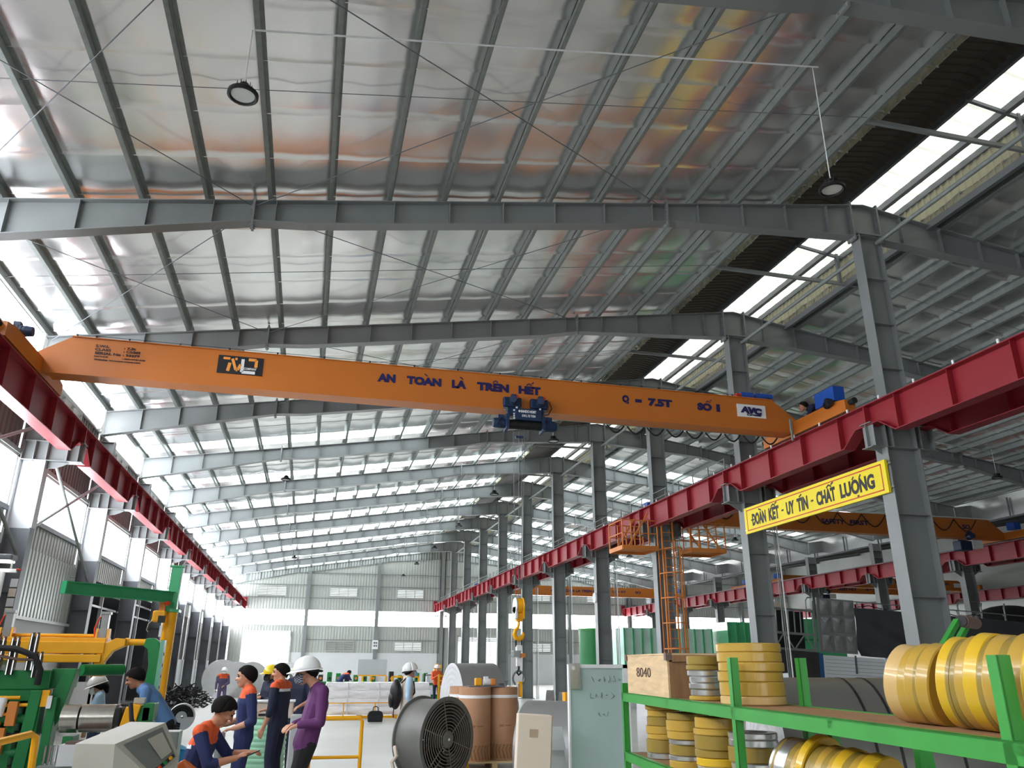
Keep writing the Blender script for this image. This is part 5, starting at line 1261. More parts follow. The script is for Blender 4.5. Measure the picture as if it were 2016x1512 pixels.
for k in range(4): a = math.pi / 4 + k * math.pi / 2; MB().cyl((-.97 + .1 * math.cos(a), 8.35 + .1 * math.sin(a), .42), (-.97 + .15 * math.cos(a), 8.35 + .15 * math.sin(a), 0), .012, n=6).build('leg', 'steel_dark', stl)
# clutter near the leaning man: grey cabinet, blue tarpaulin, sack, cable reel
gc = thing('cable_cabinet', 'small grey cabinet with a black cable near the leaning man', 'cabinet', (-1.5, 10.0, 0))
MB().box(-1.55, -1.28, 9.9, 10.2, 0, .98).build('case', 'desk_panel', gc, bevel=.01); MB().box(-1.42, -1.34, 9.885, 9.9, .60, .72).build('switch', 'black', gc)
MB().tube([(-1.95, 10.2, 1.25), (-1.85, 10.1, 1.25), (-1.80, 10.0, 1.1), (-1.72, 10, .95), (-1.58, 10, .9)], .025, 8).build('cable', 'rubber', gc, smooth=True); MB().tube([(-2.0, 10.3, 1.0), (-1.85, 10.1, .93), (-1.7, 10, .95), (-1.5, 10, .97)], .022, 8).build('cable', 'rubber', gc, smooth=True)
bt = thing('blue_tarpaulin', 'bright blue tarpaulin lying behind the grey cabinet', 'tarpaulin', (-1.6, 12.4, 0))
mat('tarp_blue', (70, 160, 214), .45, 0, .1, 3, .3, 8)
MB().grid(lambda u, v: (-1.95 + .75 * u, 12.2 + .5 * v, .42 + .18 * math.sin(2.6 * u + v) + .05 * math.sin(9 * u) * math.sin(6 * v)), 12, 8).build('sheet', 'tarp_blue', bt, smooth=True)
MB().grid(lambda u, v: (-1.95 + .75 * u, 12.2 - .03 * math.sin(20 * u), (.42 + .18 * math.sin(2.6 * u)) * v), 16, 4).build('drape', 'tarp_blue', bt, smooth=True)
sk = thing('sack', 'greenish grey sack on the floor beside the grey cabinet', 'sack', (-1.75, 9.6, 0))
mat('sack', (128, 122, 96), .9, 0, .12, 4, .4, 20)
MB().sphere((-1.72, 9.7, .36), .2, .2, .38, 16, 12).build('body', 'sack', sk, smooth=True)
cr_ = thing('hose_reel', 'white round hose reel with black hose near the seated worker', 'hose reel', (-1.62, 12.6, 0))
MB().lathe([(.02, -.03), (.17, -.03), (.18, 0), (.17, .03), (.02, .03)], (-1.62, 12.6, .98), (.3, -1, 0), 28).build('drum', 'white_paint', cr_, smooth=True)
for k in range(3): MB().tube([(-1.62 + (.09 + .03 * k) * math.cos(a), 12.54 - .01 * k, .98 + (.09 + .03 * k) * math.sin(a)) for a in [2 * math.pi * j / 20 for j in range(16)]], .014, 6).build('hose', 'rubber', cr_)
MB().cyl((-1.62, 12.6, 0), (-1.62, 12.6, .98), .03, n=10).build('stand', 'galv', cr_); MB().cyl((-1.62, 12.6, 0), (-1.62, 12.6, .03), .18, n=16).build('foot', 'steel_dark', cr_)
# black scrap pile by the left columns
sp = MB(); rnd = random.Random(5)
for k in range(420):
    x, y = rnd.gauss(-5.0, .42), rnd.gauss(38.0, 2.2); z = max(0, .75 - ((x + 5.0) / .9) ** 2 * .5 - ((y - 38) / 4.5) ** 2 * .5) * rnd.random()
    d = Vector((rnd.uniform(-1, 1), rnd.uniform(-1, 1), rnd.uniform(-.5, .5))).normalized() * rnd.uniform(.1, .35)
    sp.beam(Vector((x, y, z + .05)) - d, Vector((x, y, z + .05)) + d, .05, .04)
tag(sp.build('scrap_heap', 'black'), 'heap of black scrap strips along the left columns', 'scrap heap', kind='stuff')
for k, (x, y, r, w, a, m, lb) in enumerate(((-4.25, 46.0, .95, .5, 100, 'steel_coil', 'foremost big shiny steel coil behind the walking worker'), (-3.55, 47.2, .9, .5, 100, 'steel_coil', 'second big shiny steel coil right behind the foremost one'), (-2.9, 48.2, .9, .45, 105, 'coil_grey', 'third big steel coil of the far left group'),
                                      (-1.85, 49.6, .85, .6, 110, 'film_white', 'white wrapped coil left in the door light'), (-1.0, 51.4, .9, .6, 110, 'film_white', 'middle white wrapped coil before the bright door'), (-.1, 53.2, .85, .6, 110, 'film_white', 'right white wrapped coil behind the yellow helmet'))):
    coil((x, y, r), r, w, R(a), lb, m, face='coil_edge' if 'steel' in m or 'grey' in m else 'film_white', group='coils near the bright door')
cs = thing('rope_pile', 'pale round pile of rope beside the black scrap heap', 'rope', (-3.75, 41, 0))
for k in range(6): MB().tube([(-3.75 + (.3 - .01 * k) * math.cos(a), 41 + .3 * math.sin(a), .05 + .09 * k) for a in [2 * math.pi * j / 18 for j in range(18)]], .045, 6, closed=True).build('turn', 'film_white', cs)
# ================================================================== TRUCK
trk = thing('truck', 'parked truck body with dark tarpaulin, silver side gate and white dropsides', 'truck', (17, 21, 0))
TA = R(2.9); TM = Matrix.Translation((12.25, 20.0, 0)) @ Matrix.Rotation(TA, 4, 'Y')
def tbox(x0, x1, y0, y1, z0, z1, nm, m, par=trk, bevel=0): return MB().box(x0, x1, y0, y1, z0, z1).xf(TM).build(nm, m, par, bevel=bevel)
tbox(0, 9.2, .1, 2.3, 1.20, 1.36, 'load_bed', 'steel_dark')
tbox(.0, 1.42, .0, .04, 1.38, 2.12, 'dark_dropside', 'dark_load')
def dropside(x0, x1):
    o = tbox(x0, x1, .0, .04, 1.40, 2.06, 'white_dropside', 'truck_white')
    for k in range(6): tbox(x0 + .06, x1 - .06, -.006, .0, 1.48 + .095 * k, 1.488 + .095 * k, 'panel_rib', 'galv', o)
    for x in (x0 + .02, x1 - .08): tbox(x, x + .06, -.015, 0, 1.40, 2.06, 'edge_trim', 'truck_white', o)
    tbox((x0 + x1) / 2 - .02, (x0 + x1) / 2 + .02, -.04, -.005, 1.62, 2.1, 'latch', 'steel_dark', o)
    for x in (x0 + .5, x1 - .5): tbox(x - .03, x + .03, -.03, 0, 1.34, 1.44, 'hinge', 'steel_rust', o)
for x0, x1 in ((1.50, 3.58), (3.74, 5.8), (5.95, 8.0)): dropside(x0, x1)
for x in (1.40, 3.60, 5.82, 8.02): tbox(x, x + .12, -.02, .1, 1.2, 2.1, 'blue_post', 'truck_blue')
# black stake gate with bars and truss at the left
for x in (.0, 1.36): tbox(x - .03, x + .03, .02, .08, 1.36, 3.5, 'gate_post', 'galv')
tbox(.03, 1.33, .5, .54, 2.14, 3.22, 'dark_load', 'black')
for k in range(6): tbox(.17 + k * .19, .195 + k * .19, .04, .07, 2.6, 3.2, 'gate_bar', 'steel_grey')
for z in (3.22, 2.58, 2.16): tbox(0, 1.36, .03, .08, z - .03, z + .03, 'gate_rail', 'galv' if z > 3 else 'steel_grey')
for (xa, xb) in ((.1, .4), (.7, .4), (.7, 1.05), (1.33, 1.05)):
    MB().beam((xa, .05, 2.16), (xb, .05, 2.58), .03, .03).xf(TM).build('gate_diagonal', 'steel_grey', trk)
for x in (.02, .38, 1.15): MB().tube([(x, .06, 3.2), (x, .06, 3.5), (x + .06, .06, 3.58), (x + .2, .06, 3.6)], .02, 6).xf(TM).build('hoop_end', 'galv', trk)
MB().box(.05, .75, .3, 1.2, 3.26, 3.42).xf(TM).build('stacked_goods', 'carton', trk)
# silver panel gate
gt = tbox(1.46, 2.66, .0, .05, 2.14, 3.60, 'silver_gate', 'steel_grey')
for i in range(3):
    for j in range(3):
        x0, z0 = 1.53 + i * .385, 2.20 + j * .475
        b = MB(); b.grid(lambda u, v: (x0 + .32 * u, -.02 - .03 * math.sin(math.pi * u) * math.sin(math.pi * v), z0 + .40 * v), 6, 6); b.xf(TM).build('pillowed_panel', 'silver_panel', gt, smooth=True)
# tarpaulin
def tarp_fn(u, v):
    x = 2.68 + 6.4 * u; z = 2.10 + 1.3 * v
    w = .07 * math.sin(3.0 * x + 9 * v) * (1 - v) + .05 * math.sin(5.5 * x + 14 * v) * (1 - v) ** 1.5
    return (x, .02 - w, z)
tp = MB(); tp.grid(tarp_fn, 120, 26); tp.grid(lambda u, v: (2.68 + 6.4 * u, .02 + 2.2 * v, 3.40 + .06 * math.sin(math.pi * v) + .02 * math.sin(12 * u)), 30, 6); tp.xf(TM).build('tarpaulin', 'tarp', trk, smooth=True)
for k in range(8):
    x = 2.8 + k * .85; MB().tube([(x, .04, 3.3), (x, .04, 3.5), (x + .04, .1, 3.56), (x + .2, .3, 3.58)], .016, 6).xf(TM).build('hoop', 'galv', trk)
MB().tube([(2.7, .05, 3.58), (9.0, .05, 3.58)], .016, 6).xf(TM).build('top_rail', 'galv', trk)
for k in range(5): MB().tube([(2.75 + k * 1.2, .06, 3.42), (3.2 + k * 1.2, .05, 3.5), (3.8 + k * 1.2, .06, 3.42)], .012, 5).xf(TM).build('rope', 'rubber', trk)
for x in (2.2, 3.3, 7.2): 
    for y in (.35, 1.95): MB().cyl(TM @ Vector((x, y - .15, 0)) * 1 + Vector((0, 0, .5 - (TM @ Vector((x, y, 0))).z)), TM @ Vector((x, y + .15, 0)) + Vector((0, 0, .5 - (TM @ Vector((x, y, 0))).z)), .5, n=28).build('wheel', 'rubber', trk, smooth=True)
tbox(0, 9, .5, 1.9, .95, 1.2, 'chassis', 'black')
# second truck load far right
ld = thing('truck', 'second truck with dark bulging load at the right edge', 'truck', (24.5, 24.5, 0))
MB().box(22, 28, 24, 26, 1.2, 3.2).build('body', 'tarp', ld); MB().sphere((25.2, 24.6, 3.3), 1.5, .8, .55, 20, 12).build('dark_load', 'black', ld, smooth=True)
for k in range(6): MB().tube([(22.3 + k, 23.95, 3.0), (22.3 + k, 23.95, 3.7), (22.5 + k, 24.1, 3.85)], .03, 6).build('hoop', 'galv', ld)
for x in (23, 27): MB().cyl((x, 24.1, .5), (x, 24.4, .5), .5, n=24).build('wheel', 'rubber', ld); MB().cyl((x, 25.6, .5), (x, 25.9, .5), .5, n=24).build('wheel', 'rubber', ld)
MB().box(22, 28, 24.3, 25.7, .9, 1.2).build('chassis', 'black', ld)
# ================================================================== GREEN CONTAINERS behind the ladder
def container(x0, x1, y0, y1, z0, z1, label, m):
    t = thing('ribbed_container', label, 'container', ((x0 + x1) / 2, (y0 + y1) / 2, z0), 0, 'green ribbed containers')
    MB().box(x0, x1, y0, y1, z0, z1).build('shell', m, t)
    n = int((x1 - x0) / .42)
    for k in range(n + 1):
        x = x0 + (x1 - x0) * k / n; MB().box(x - .03, x + .03, y0 - .05, y0, z0, z1).build('rib', 'container_green', t)
    return t
for sx in (0,):
    sup = thing('container_stand', 'white and green lower cabinets under the pale green containers', 'cabinet', (15, 34, 0))
    MB().box(13.4, 17.6, 33.4, 35.2, 0, 1.55).build('cabinet', 'white_paint', sup)
    for k in range(5): MB().box(13.6 + k * .8, 14.2 + k * .8, 33.37, 33.4, .9, 1.5).build('door_panel', 'paint_green', sup)
container(13.4, 17.6, 33.4, 35.2, 1.555, 3.25, 'pale green ribbed container left of the caged ladder', 'container_pale')
sup2 = thing('container_stand', 'green lower cabinet under the bright green containers', 'cabinet', (20, 34, 0)); MB().box(18.2, 24.2, 33.0, 35.0, 0, 1.7).build('cabinet', 'container_green', sup2); MB().box(18.3, 24.1, 32.98, 33.0, .2, 1.6).build('door_panel', 'paint_green', sup2)
container(18.2, 21.6, 33.0, 35.0, 1.705, 3.55, 'bright green ribbed container right of the caged ladder', 'container_green')
g3 = thing('green_tank', 'smooth green sheet tank behind the second column', 'tank', (22.9, 34, 1.7)); MB().box(21.7, 24.2, 33.0, 35, 1.705, 3.75).build('shell', 'container_green', g3, bevel=.05); MB().box(21.7, 24.2, 32.97, 33.0, 2.8, 2.85).build('seam', 'paint_green', g3)
g4 = thing('green_tank', 'small bright green drum tank between the fourth and third columns', 'tank', (16.2, 45, 0)); MB().cyl((16.2, 45, 0), (16.2, 45, 3.6), .9, n=24).build('shell', 'paint_green', g4, smooth=True); MB().cyl((16.2, 45, 3.6), (16.2, 45, 3.7), .95, n=24).build('rim', 'rack_green', g4)
# ================================================================== PEOPLE
import numpy as np
mat('skin', (198, 146, 118), .55, 0, .05, 12); mat('skin_dark', (176, 122, 94), .55, 0, .05, 12)
mat('hair', (24, 21, 19), .85, 0, .3, 60, .6, 90, spec=.2); mat('eye', (30, 24, 22), .3, 0, 0); mat('lip', (160, 96, 84), .5, 0, 0)
mat('navy', (34, 44, 88), .8, 0, .14, 5, .35, 14); mat('navy_dark', (28, 34, 58), .8, 0, .14, 5, .35, 14)
mat('work_orange', (222, 92, 48), .75, 0, .06, 5, .3, 14); mat('purple_shirt', (92, 42, 96), .7, 0, .10, 5, .35, 12)
mat('trouser_black', (24, 24, 28), .8, 0, .15, 5, .3, 12); mat('shirt_blue', (92, 132, 182), .75, 0, .08, 5, .35, 12); mat('shirt_pale', (168, 200, 226), .75, 0, .06, 5, .3, 12)
mat('vest_beige', (206, 192, 180), .8, 0, .06, 5, .3, 12); mat('jeans', (66, 78, 108), .8, 0, .12, 5, .3, 12); mat('shoe', (40, 38, 38), .6, 0, .1, 8); mat('shoe_white', (210, 208, 204), .6, 0, .1, 8)
mat('overall_mauve', (92, 82, 112), .8, 0, .12, 5, .3, 12)
mat('helmet_white', (236, 237, 238), .3, 0, .02, 3, coat=.3); mat('helmet_yellow', (238, 206, 40), .3, 0, .03, 3, coat=.3); mat('helmet_orange', (226, 96, 50), .3, 0, .03, 3, coat=.3)
mat('mask_white', (226, 228, 230), .7, 0, .03, 8); mat('mask_blue', (140, 190, 222), .7, 0, .03, 8); mat('mask_black', (32, 32, 36), .7, 0, .1, 8)
def checker_mat():
    m = mat('mask_plaid', (70, 76, 92), .8, 0, 0); nt = m.node_tree; c = nt.nodes.new('ShaderNodeTexBrick'); tc = nt.nodes.new('ShaderNodeTexCoord')
    c.inputs['Color1'].default_value = srgb((44, 50, 68)) + (1,); c.inputs['Color2'].default_value = srgb((66, 72, 92)) + (1,); c.inputs['Mortar'].default_value = srgb((190, 194, 200)) + (1,)
    c.inputs['Scale'].default_value = 30; c.inputs['Mortar Size'].default_value = .04; c.offset = 0; c.inputs['Brick Width'].default_value = .5; c.inputs['Row Height'].default_value = .5
    mp = nt.nodes.new('ShaderNodeMapping'); mp.inputs['Rotation'].default_value = (1.57, 0, .78)
    nt.links.new(tc.outputs['Object'], mp.inputs[0]); nt.links.new(mp.outputs[0], c.inputs[0]); nt.links.new(c.outputs[0], nt.nodes['Principled BSDF'].inputs['Base Color'])
checker_mat()
BASE = dict(pelvis=(0, 0, .95), waist=(0, 0, 1.08), chest=(0, .01, 1.29), neck=(0, .0, 1.455), head=(0, .035, 1.585),
            shl=(-.185, 0, 1.405), ell=(-.235, -.03, 1.12), wrl=(-.235, .04, .87), shr=(.185, 0, 1.405), elr=(.235, -.03, 1.12), wrr=(.235, .04, .87),
            hil=(-.09, 0, .92), knl=(-.10, .03, .50), anl=(-.10, -.01, .085), hir=(.09, 0, .92), knr=(.10, .03, .50), anr=(.10, -.01, .085))
def person(label, loc, rotz, pose, mats, colour, scale=1., hy=0., hp=0., hair=True, helmet=None, mask=None, vox=.010, group=None, sleeve='long', fat=1., curl=.6, long_hair=False, shoe='shoe', extra=None, skin='skin'):
    """pose: joint overrides in the figure's own frame (x right, y ahead, z up); colour(p, part) -> material of a point"""
    J = {k: Vector(v) for k, v in BASE.items()}
    for k, v in pose.items(): J[k] = Vector(v)
    t = thing('person', label, 'person', loc, rotz, group)
    M = WM[t.name] @ Matrix.Scale(scale, 4)
    prims = []                                           # (p, q, r0, r1, part)
    def cap(p, q, r0, r1, part): prims.append((Vector(p), Vector(q), r0, r1, part))
    # trunk: several overlapping side-by-side capsules so that it is wider than deep
    ax = (J['shr'] - J['shl']).normalized(); hx_ = (J['hir'] - J['hil']).normalized()
    for s in (-1, -.35, .35, 1):
        cap(J['pelvis'] + hx_ * s * .075 - Vector((0, 0, .03)), J['waist'] + hx_ * s * .07, .105 * fat, .098 * fat, 'torso')
        cap(J['waist'] + hx_ * s * .07, J['chest'] + ax * s * .085, .098 * fat, .108, 'torso')
    for s in (-1, -.4, .4, 1): cap(J['chest'] + ax * s * .085, J['neck'] * .45 + (J['shl'] + J['shr']) * .275 + ax * s * .10, .108, .072, 'torso')
    for s in 'lr': cap(J['neck'] - Vector((0, 0, .035)), J['sh' + s], .060, .068, 'torso')
    nd = (J['head'] - J['neck'])
    cap(J['neck'] - nd * .35, J['neck'] + nd * .55, .058, .054, 'neck')
    # head
    HM = Matrix.Translation(J['head']) @ Matrix.Rotation(hy, 4, 'Z') @ Matrix.Rotation(-hp, 4, 'X')
    def hpnt(x, y, z): return HM @ Vector((x, y, z))
    cap(hpnt(0, -.022, .022), hpnt(0, .018, .030), .083, .078, 'head'); cap(hpnt(0, .030, -.02), hpnt(0, .048, -.075), .062, .042, 'head'); cap(hpnt(0, .0, .0), hpnt(0, .03, -.05), .07, .055, 'head')
    cap(hpnt(0, .092, .012), hpnt(0, .112, -.028), .010, .015, 'head')
    for s in (-1, 1): cap(hpnt(s * .079, -.004, .012), hpnt(s * .080, -.010, -.022), .014, .011, 'head'); cap(hpnt(s * .03, .088, -.02), hpnt(s * .04, .07, -.03), .018, .018, 'head')
    cap(hpnt(-.03, .092, .028), hpnt(.03, .092, .028), .012, .012, 'head')
    # arms and hands
    for s, sg in (('l', -1), ('r', 1)):
        sh, el, wr = J['sh' + s], J['el' + s], J['wr' + s]
        cap(sh, el, .066, .052, 'upper' + s)
        fa = (wr - el)
        if sleeve == 'long': cap(el, el + fa * .93, .050, .040, 'fore' + s)
        elif sleeve == 'half': cap(el, el + fa * .25, .052, .047, 'fore' + s)
        cap(el, wr, .042 if sleeve == 'long' else .043, .028, 'skin_arm' + s)
        d = fa.normalized(); cd = J.get('hand' + s); d = (cd - wr).normalized() if cd is not None else d
        up = Vector((0, 0, 1)); side = d.cross(up)
        side = side.normalized() if side.length > .2 else Vector((0, 1, 0)) ; nrm = side.cross(d).normalized()
        if abs(d.z) > .6: side, nrm = Vector((0, 1, 0)) - d * d.y, Vector((1, 0, 0)); side.normalize(); nrm = d.cross(side) * (1 if s == 'r' else -1)
        w2 = wr + d * .05
        for k in (-.018, 0, .018): cap(wr + side * k * .7, wr + d * .075 + side * k * 1.4, .017, .015, 'hand' + s)
        for k in range(4):
            b0 = wr + d * .082 + side * (-.030 + .020 * k); Ln = (.034, .040, .042, .036)[k]
            d1 = (d * math.cos(curl * .6) - nrm * math.sin(curl * .6)); d2 = (d * math.cos(curl * 1.5) - nrm * math.sin(curl * 1.5)); b1 = b0 + d1 * Ln; cap(b0, b1, .0088, .0082, 'hand' + s); cap(b1, b1 + d2 * Ln * .95, .0082, .0068, 'hand' + s)
        tb0 = wr + d * .03 + side * .026; td = (d * .7 + side * .65 - nrm * .25).normalized(); cap(tb0, tb0 + td * .04, .011, .0095, 'hand' + s); cap(tb0 + td * .04, tb0 + (td * .04 + (d * .9 - nrm * .3).normalized() * .03), .0095, .008, 'hand' + s)
    # legs
    for s in 'lr':
        h, k, a = J['hi' + s], J['kn' + s], J['an' + s]
        cap(h, k, .092 * fat, .066, 'leg' + s); cap(k, a + (k - a) * .06, .064, .058, 'leg' + s)
        td = J.get('toe' + s); fd = (td - a) if td is not None else Vector((0, .16, -.045))
        cap(a + Vector((0, -.03, -.035)), a + fd, .045, .036, 'foot' + s); cap(a, a + fd * .5, .05, .04, 'foot' + s)
    b = MB()
    for (p, q, r0, r1, _) in prims:
        L_ = (q - p).length
        b.sphere(p, r0, nu=10, nv=6); b.sphere(q, r1, nu=10, nv=6)
        if L_ > 1e-4: b.cyl(p, q, r0, r1, 10)
    me = bpy.data.meshes.new('b'); me.from_pydata(b.v, [], b.f)
    bm = bmesh.new(); bm.from_mesh(me); bmesh.ops.remove_doubles(bm, verts=bm.verts, dist=1e-6); bmesh.ops.recalc_face_normals(bm, faces=bm.faces); bm.to_mesh(me); bm.free()
    o = bpy.data.objects.new('b', me); COL.objects.link(o)
    rm = o.modifiers.new('r', 'REMESH'); rm.mode = 'VOXEL'; rm.voxel_size = vox
    sm = o.modifiers.new('s', 'SMOOTH'); sm.factor = .5; sm.iterations = 3
    dg = bpy.context.evaluated_depsgraph_get(); me2 = bpy.data.meshes.new_from_object(o.evaluated_get(dg))
    COL.objects.unlink(o); bpy.data.objects.remove(o); bpy.data.meshes.remove(me)
    n = len(me2.polygons); cen = np.empty(n * 3); me2.polygons.foreach_get('center', cen); cen = cen.reshape(-1, 3)
    best = np.full(n, 9.); idx = np.zeros(n, int)
    for i, (p, q, r0, r1, _) in enumerate(prims):
        p_, q_ = np.array(p), np.array(q); d = q_ - p_; L2 = max(1e-9, d @ d)
        tt = np.clip(((cen - p_) @ d) / L2, 0, 1); ds = np.linalg.norm(cen - p_ - tt[:, None] * d, axis=1) - (r0 + (r1 - r0) * tt)
        w = ds < best; best[w] = ds[w]; idx[w] = i
    names = []; mi = np.zeros(n, int); parts = [x[4] for x in prims]
    for f in range(n):
        pt = parts[idx[f]]
        if pt in ('head', 'neck') or pt.startswith('hand') or pt.startswith('skin_arm'): nm = skin
        elif pt.startswith('foot'): nm = shoe
        else: nm = colour(cen[f], pt)
        if nm not in names: names.append(nm)
        mi[f] = names.index(nm)
    for nm in names: me2.materials.append(MATS[nm])
    me2.polygons.foreach_set('material_index', mi); me2.polygons.foreach_set('use_smooth', [True] * n)
    me2.transform(Matrix.Scale(scale, 4)); me2.name = 'body'
    link_mesh('body', me2, t, WM[t.name])
    def put(bld, nm, m, smooth=True, solid=0.):
        bld.xf(Matrix.Scale(scale, 4)); oo = bld.build(nm, m, t, smooth=smooth, world=False)
        if solid: s_ = oo.modifiers.new('solid', 'SOLIDIFY'); s_.thickness = solid; s_.offset = 1
        return oo
    # face
    for s in (-1, 1):
        e = MB(); e.sphere((0, 0, 0), .0095, nu=8, nv=6); put(e.xf(HM @ Matrix.Translation((s * .031, .091, .010))), 'eye', 'eye')
        e = MB(); e.box(-.018, .018, -.003, .003, -.0035, .0035); put(e.xf(HM @ Matrix.Translation((s * .031, .099, .030)) @ Matrix.Rotation(-s * .1, 4, 'Y')), 'eyebrow', 'hair', False)
    if not mask: e = MB(); e.box(-.022, .022, -.004, .004, -.004, .004); put(e.xf(HM @ Matrix.Translation((0, .092, -.058))), 'mouth', 'lip', False)
    rj = random.Random(len(label) * 7)
    JT = [[rj.uniform(-.006, .013) for _ in range(11)] for _ in range(28)]
    def shell(fn_theta, k, nu=28, nv=10, off=(0, -.008, .022), rr=(.088, .104, .098)):
        def fn(u, v):
            ph = 2 * math.pi * u; th = fn_theta(math.sin(ph)) * v
            wob = 1 + .03 * math.sin(7 * ph + 3) * math.sin(4 * th) + .012 * math.sin(31 * ph) * math.sin(13 * th)
            wob += (JT[int(round(u * 28)) % 28][int(round(v * 10))] * 2.6) if v > .05 else 0
            return (off[0] + rr[0] * k * wob * math.sin(th) * math.cos(ph), off[1] + rr[1] * k * wob * math.sin(th) * math.sin(ph), off[2] + rr[2] * k * math.cos(th))
        return MB().grid(fn, nu, nv)
    if hair:
        f = (lambda sy: R(110 - 30 * sy - (22 if sy > .3 else 0) * sy + 5 * math.sin(23 * sy))) if not long_hair else (lambda sy: R(128 - 54 * sy))
        put(shell(f, 1.04).xf(HM), 'hair', 'hair', True, .012)
    if long_hair: e = MB(); e.tube([hpnt(0, -.09, .0), hpnt(0, -.115, -.07), hpnt(0, -.11, -.15)], .04, 8, radii=[.05, .045, .02]); put(e, 'hair', 'hair')
    if helmet:
        HH = HM @ Matrix.Translation((0, -.004, .036))
        def dome(u, v):
            ph = 2 * math.pi * u; th = R(92) * v; rid = 1 + .02 * math.exp(-(math.cos(ph) / .25) ** 2)
            return (.118 * math.sin(th) * math.cos(ph), .142 * math.sin(th) * math.sin(ph), .128 * math.cos(th) * rid)
        he = put(MB().grid(dome, 32, 12).xf(HH), 'helmet', helmet, True, .004)
        def brim(u, v):
            ph = 2 * math.pi * u; fr = max(0, math.sin(ph)) ** 1.5; ext = .016 + .05 * fr
            return ((.118 + ext * v * .9) * math.cos(ph), (.142 + ext * v) * math.sin(ph), -.004 - .012 * v * (1 + fr))
        put(MB().grid(brim, 36, 3).xf(HH), 'helmet_brim', helmet, True, .004)
        e = MB(); e.tube([(HH @ Vector((.112 * math.cos(a), .13 * math.sin(a) - .02, -.02 - .02 * max(0, -math.sin(a))))) for a in [math.pi * (1 + k / 10) for k in range(11)]], .012, 6); put(e, 'helmet_harness', 'black')
    if mask:
        def mk(u, v):
            ph = R(-72 + 144 * u); th = v
            return (.078 * math.sin(ph), .020 + (.088 + .018 * math.sin(math.pi * v)) * math.cos(ph), -.004 - .092 * v)
        put(MB().grid(mk, 14, 8).xf(HM), 'face_mask', mask, True, .004)
        for s in (-1, 1): e = MB(); e.tube([hpnt(s * .074, .045, -.02), hpnt(s * .084, .0, .004), hpnt(s * .078, -.012, -.02), hpnt(s * .072, .04, -.07)], .0025, 4); put(e, 'mask_strap', mask)
    if extra: extra(t, J, put, HM)
    return t
def plain(shirt, trouser, hem=.90):
    return lambda p, pt: trouser if pt.startswith('leg') or (pt == 'torso' and p[2] < hem) else shirt
def coverall(base, yoke_z=1.31, back_z=1.36, arms=True):
    def fn(p, pt):
        if pt.startswith('leg'): return base
        if pt == 'torso':
            yz = yoke_z if p[1] > 0 else back_z
            if p[2] > yz: return 'work_orange'
            if p[1] < -.02 and p[2] > yz - .035: return 'white_paint'
        return base
    return fn
# man in purple shirt, white helmet
person('person in purple shirt, black trousers, white helmet and plaid mask, facing left', (.12, 8.8, 0), R(97),
       dict(pelvis=(0, .06, .96), waist=(0, .02, 1.09), chest=(0, -.03, 1.30), neck=(0, .0, 1.47), head=(0, .10, 1.60), shl=(-.18, -.05, 1.42), shr=(.18, -.05, 1.42),
            ell=(-.25, -.04, 1.14), wrl=(-.20, .16, 1.12), handl=Vector((-.19, .26, 1.08)), elr=(.24, -.02, 1.15), wrr=(.14, .17, 1.10), handr=Vector((.08, .25, 1.08)), hil=(-.09, .05, .93), hir=(.09, .05, .93), knl=(-.10, .16, .52), knr=(.10, .10, .52), anl=(-.1, .13, .085), anr=(.11, .05, .085)),
       None, plain('purple_shirt', 'trouser_black', .86), helmet='helmet_white', mask='mask_plaid', hp=.12, fat=1.08, vox=.009)
def logo(t, J, put, HM): pass
# worker with back to the camera, navy coverall
person('standing worker in navy coverall with orange collar and bare head, seen from behind left', (-.30, 12.0, 0), R(66),
       dict(shl=(-.19, 0, 1.39), shr=(.19, 0, 1.39), chest=(0, .0, 1.28), neck=(0, .0, 1.44), head=(0, .03, 1.565), ell=(-.25, .0, 1.10), wrl=(-.22, .10, .87), elr=(.25, .05, 1.12), wrr=(.16, .27, 1.08)), None, coverall('navy_dark'), hy=.55, vox=.009, sleeve='half', curl=.5)
# worker at the left with hand on the stand
person('standing worker in blue coverall with orange collar, hand resting on a grey stand', (-.62, 10.2, 0), R(100),
       dict(shl=(-.19, -.01, 1.37), shr=(.19, -.01, 1.37), chest=(0, .0, 1.26), neck=(0, .0, 1.41), head=(0, .04, 1.535), ell=(-.26, -.05, 1.07), wrl=(-.20, .14, 1.00), handl=Vector((-.18, .24, .98)), elr=(.24, .0, 1.08), wrr=(.12, .2, 1.02), handr=Vector((.08, .28, 1.0)), pelvis=(0, 0, .92), waist=(0, 0, 1.05), hil=(-.09, 0, .89), hir=(.09, 0, .89)), None, coverall('navy'), hy=-.05, vox=.009, sleeve='half')
# seated worker
def phone(t, J, put, HM): put(MB().box(-.035, .035, -.07, .07, -.005, .005).xf(Matrix.Translation(J['wrr'] + Vector((-.02, .13, .03))) @ Matrix.Rotation(.4, 4, 'X')), 'phone', 'black', False)
person('seated worker in blue coverall with orange yoke bending forward over a phone', (-.97, 8.35, 0), R(-98),
       dict(pelvis=(0, .0, .56), waist=(0, .04, .72), chest=(0, .11, .97), neck=(0, .19, 1.14), head=(0, .265, 1.265), shl=(-.18, .12, 1.10), shr=(.18, .12, 1.10), ell=(-.22, .30, .87), wrl=(-.12, .50, .90), elr=(.24, .24, .83), wrr=(.16, .46, .88), handr=Vector((.12, .57, .94)),
            hil=(-.09, .03, .52), hir=(.09, .03, .52), knl=(-.13, .44, .52), knr=(.13, .44, .52), anl=(-.13, .40, .085), anr=(.13, .40, .085)), None,
       lambda p, pt: 'navy' if pt.startswith('leg') else ('work_orange' if pt == 'torso' and p[2] > .99 else ('white_paint' if pt == 'torso' and p[2] > .96 and p[1] < .06 else 'navy')), hp=.55, hy=.1, vox=.009, extra=phone, sleeve='half', skin='skin_dark')
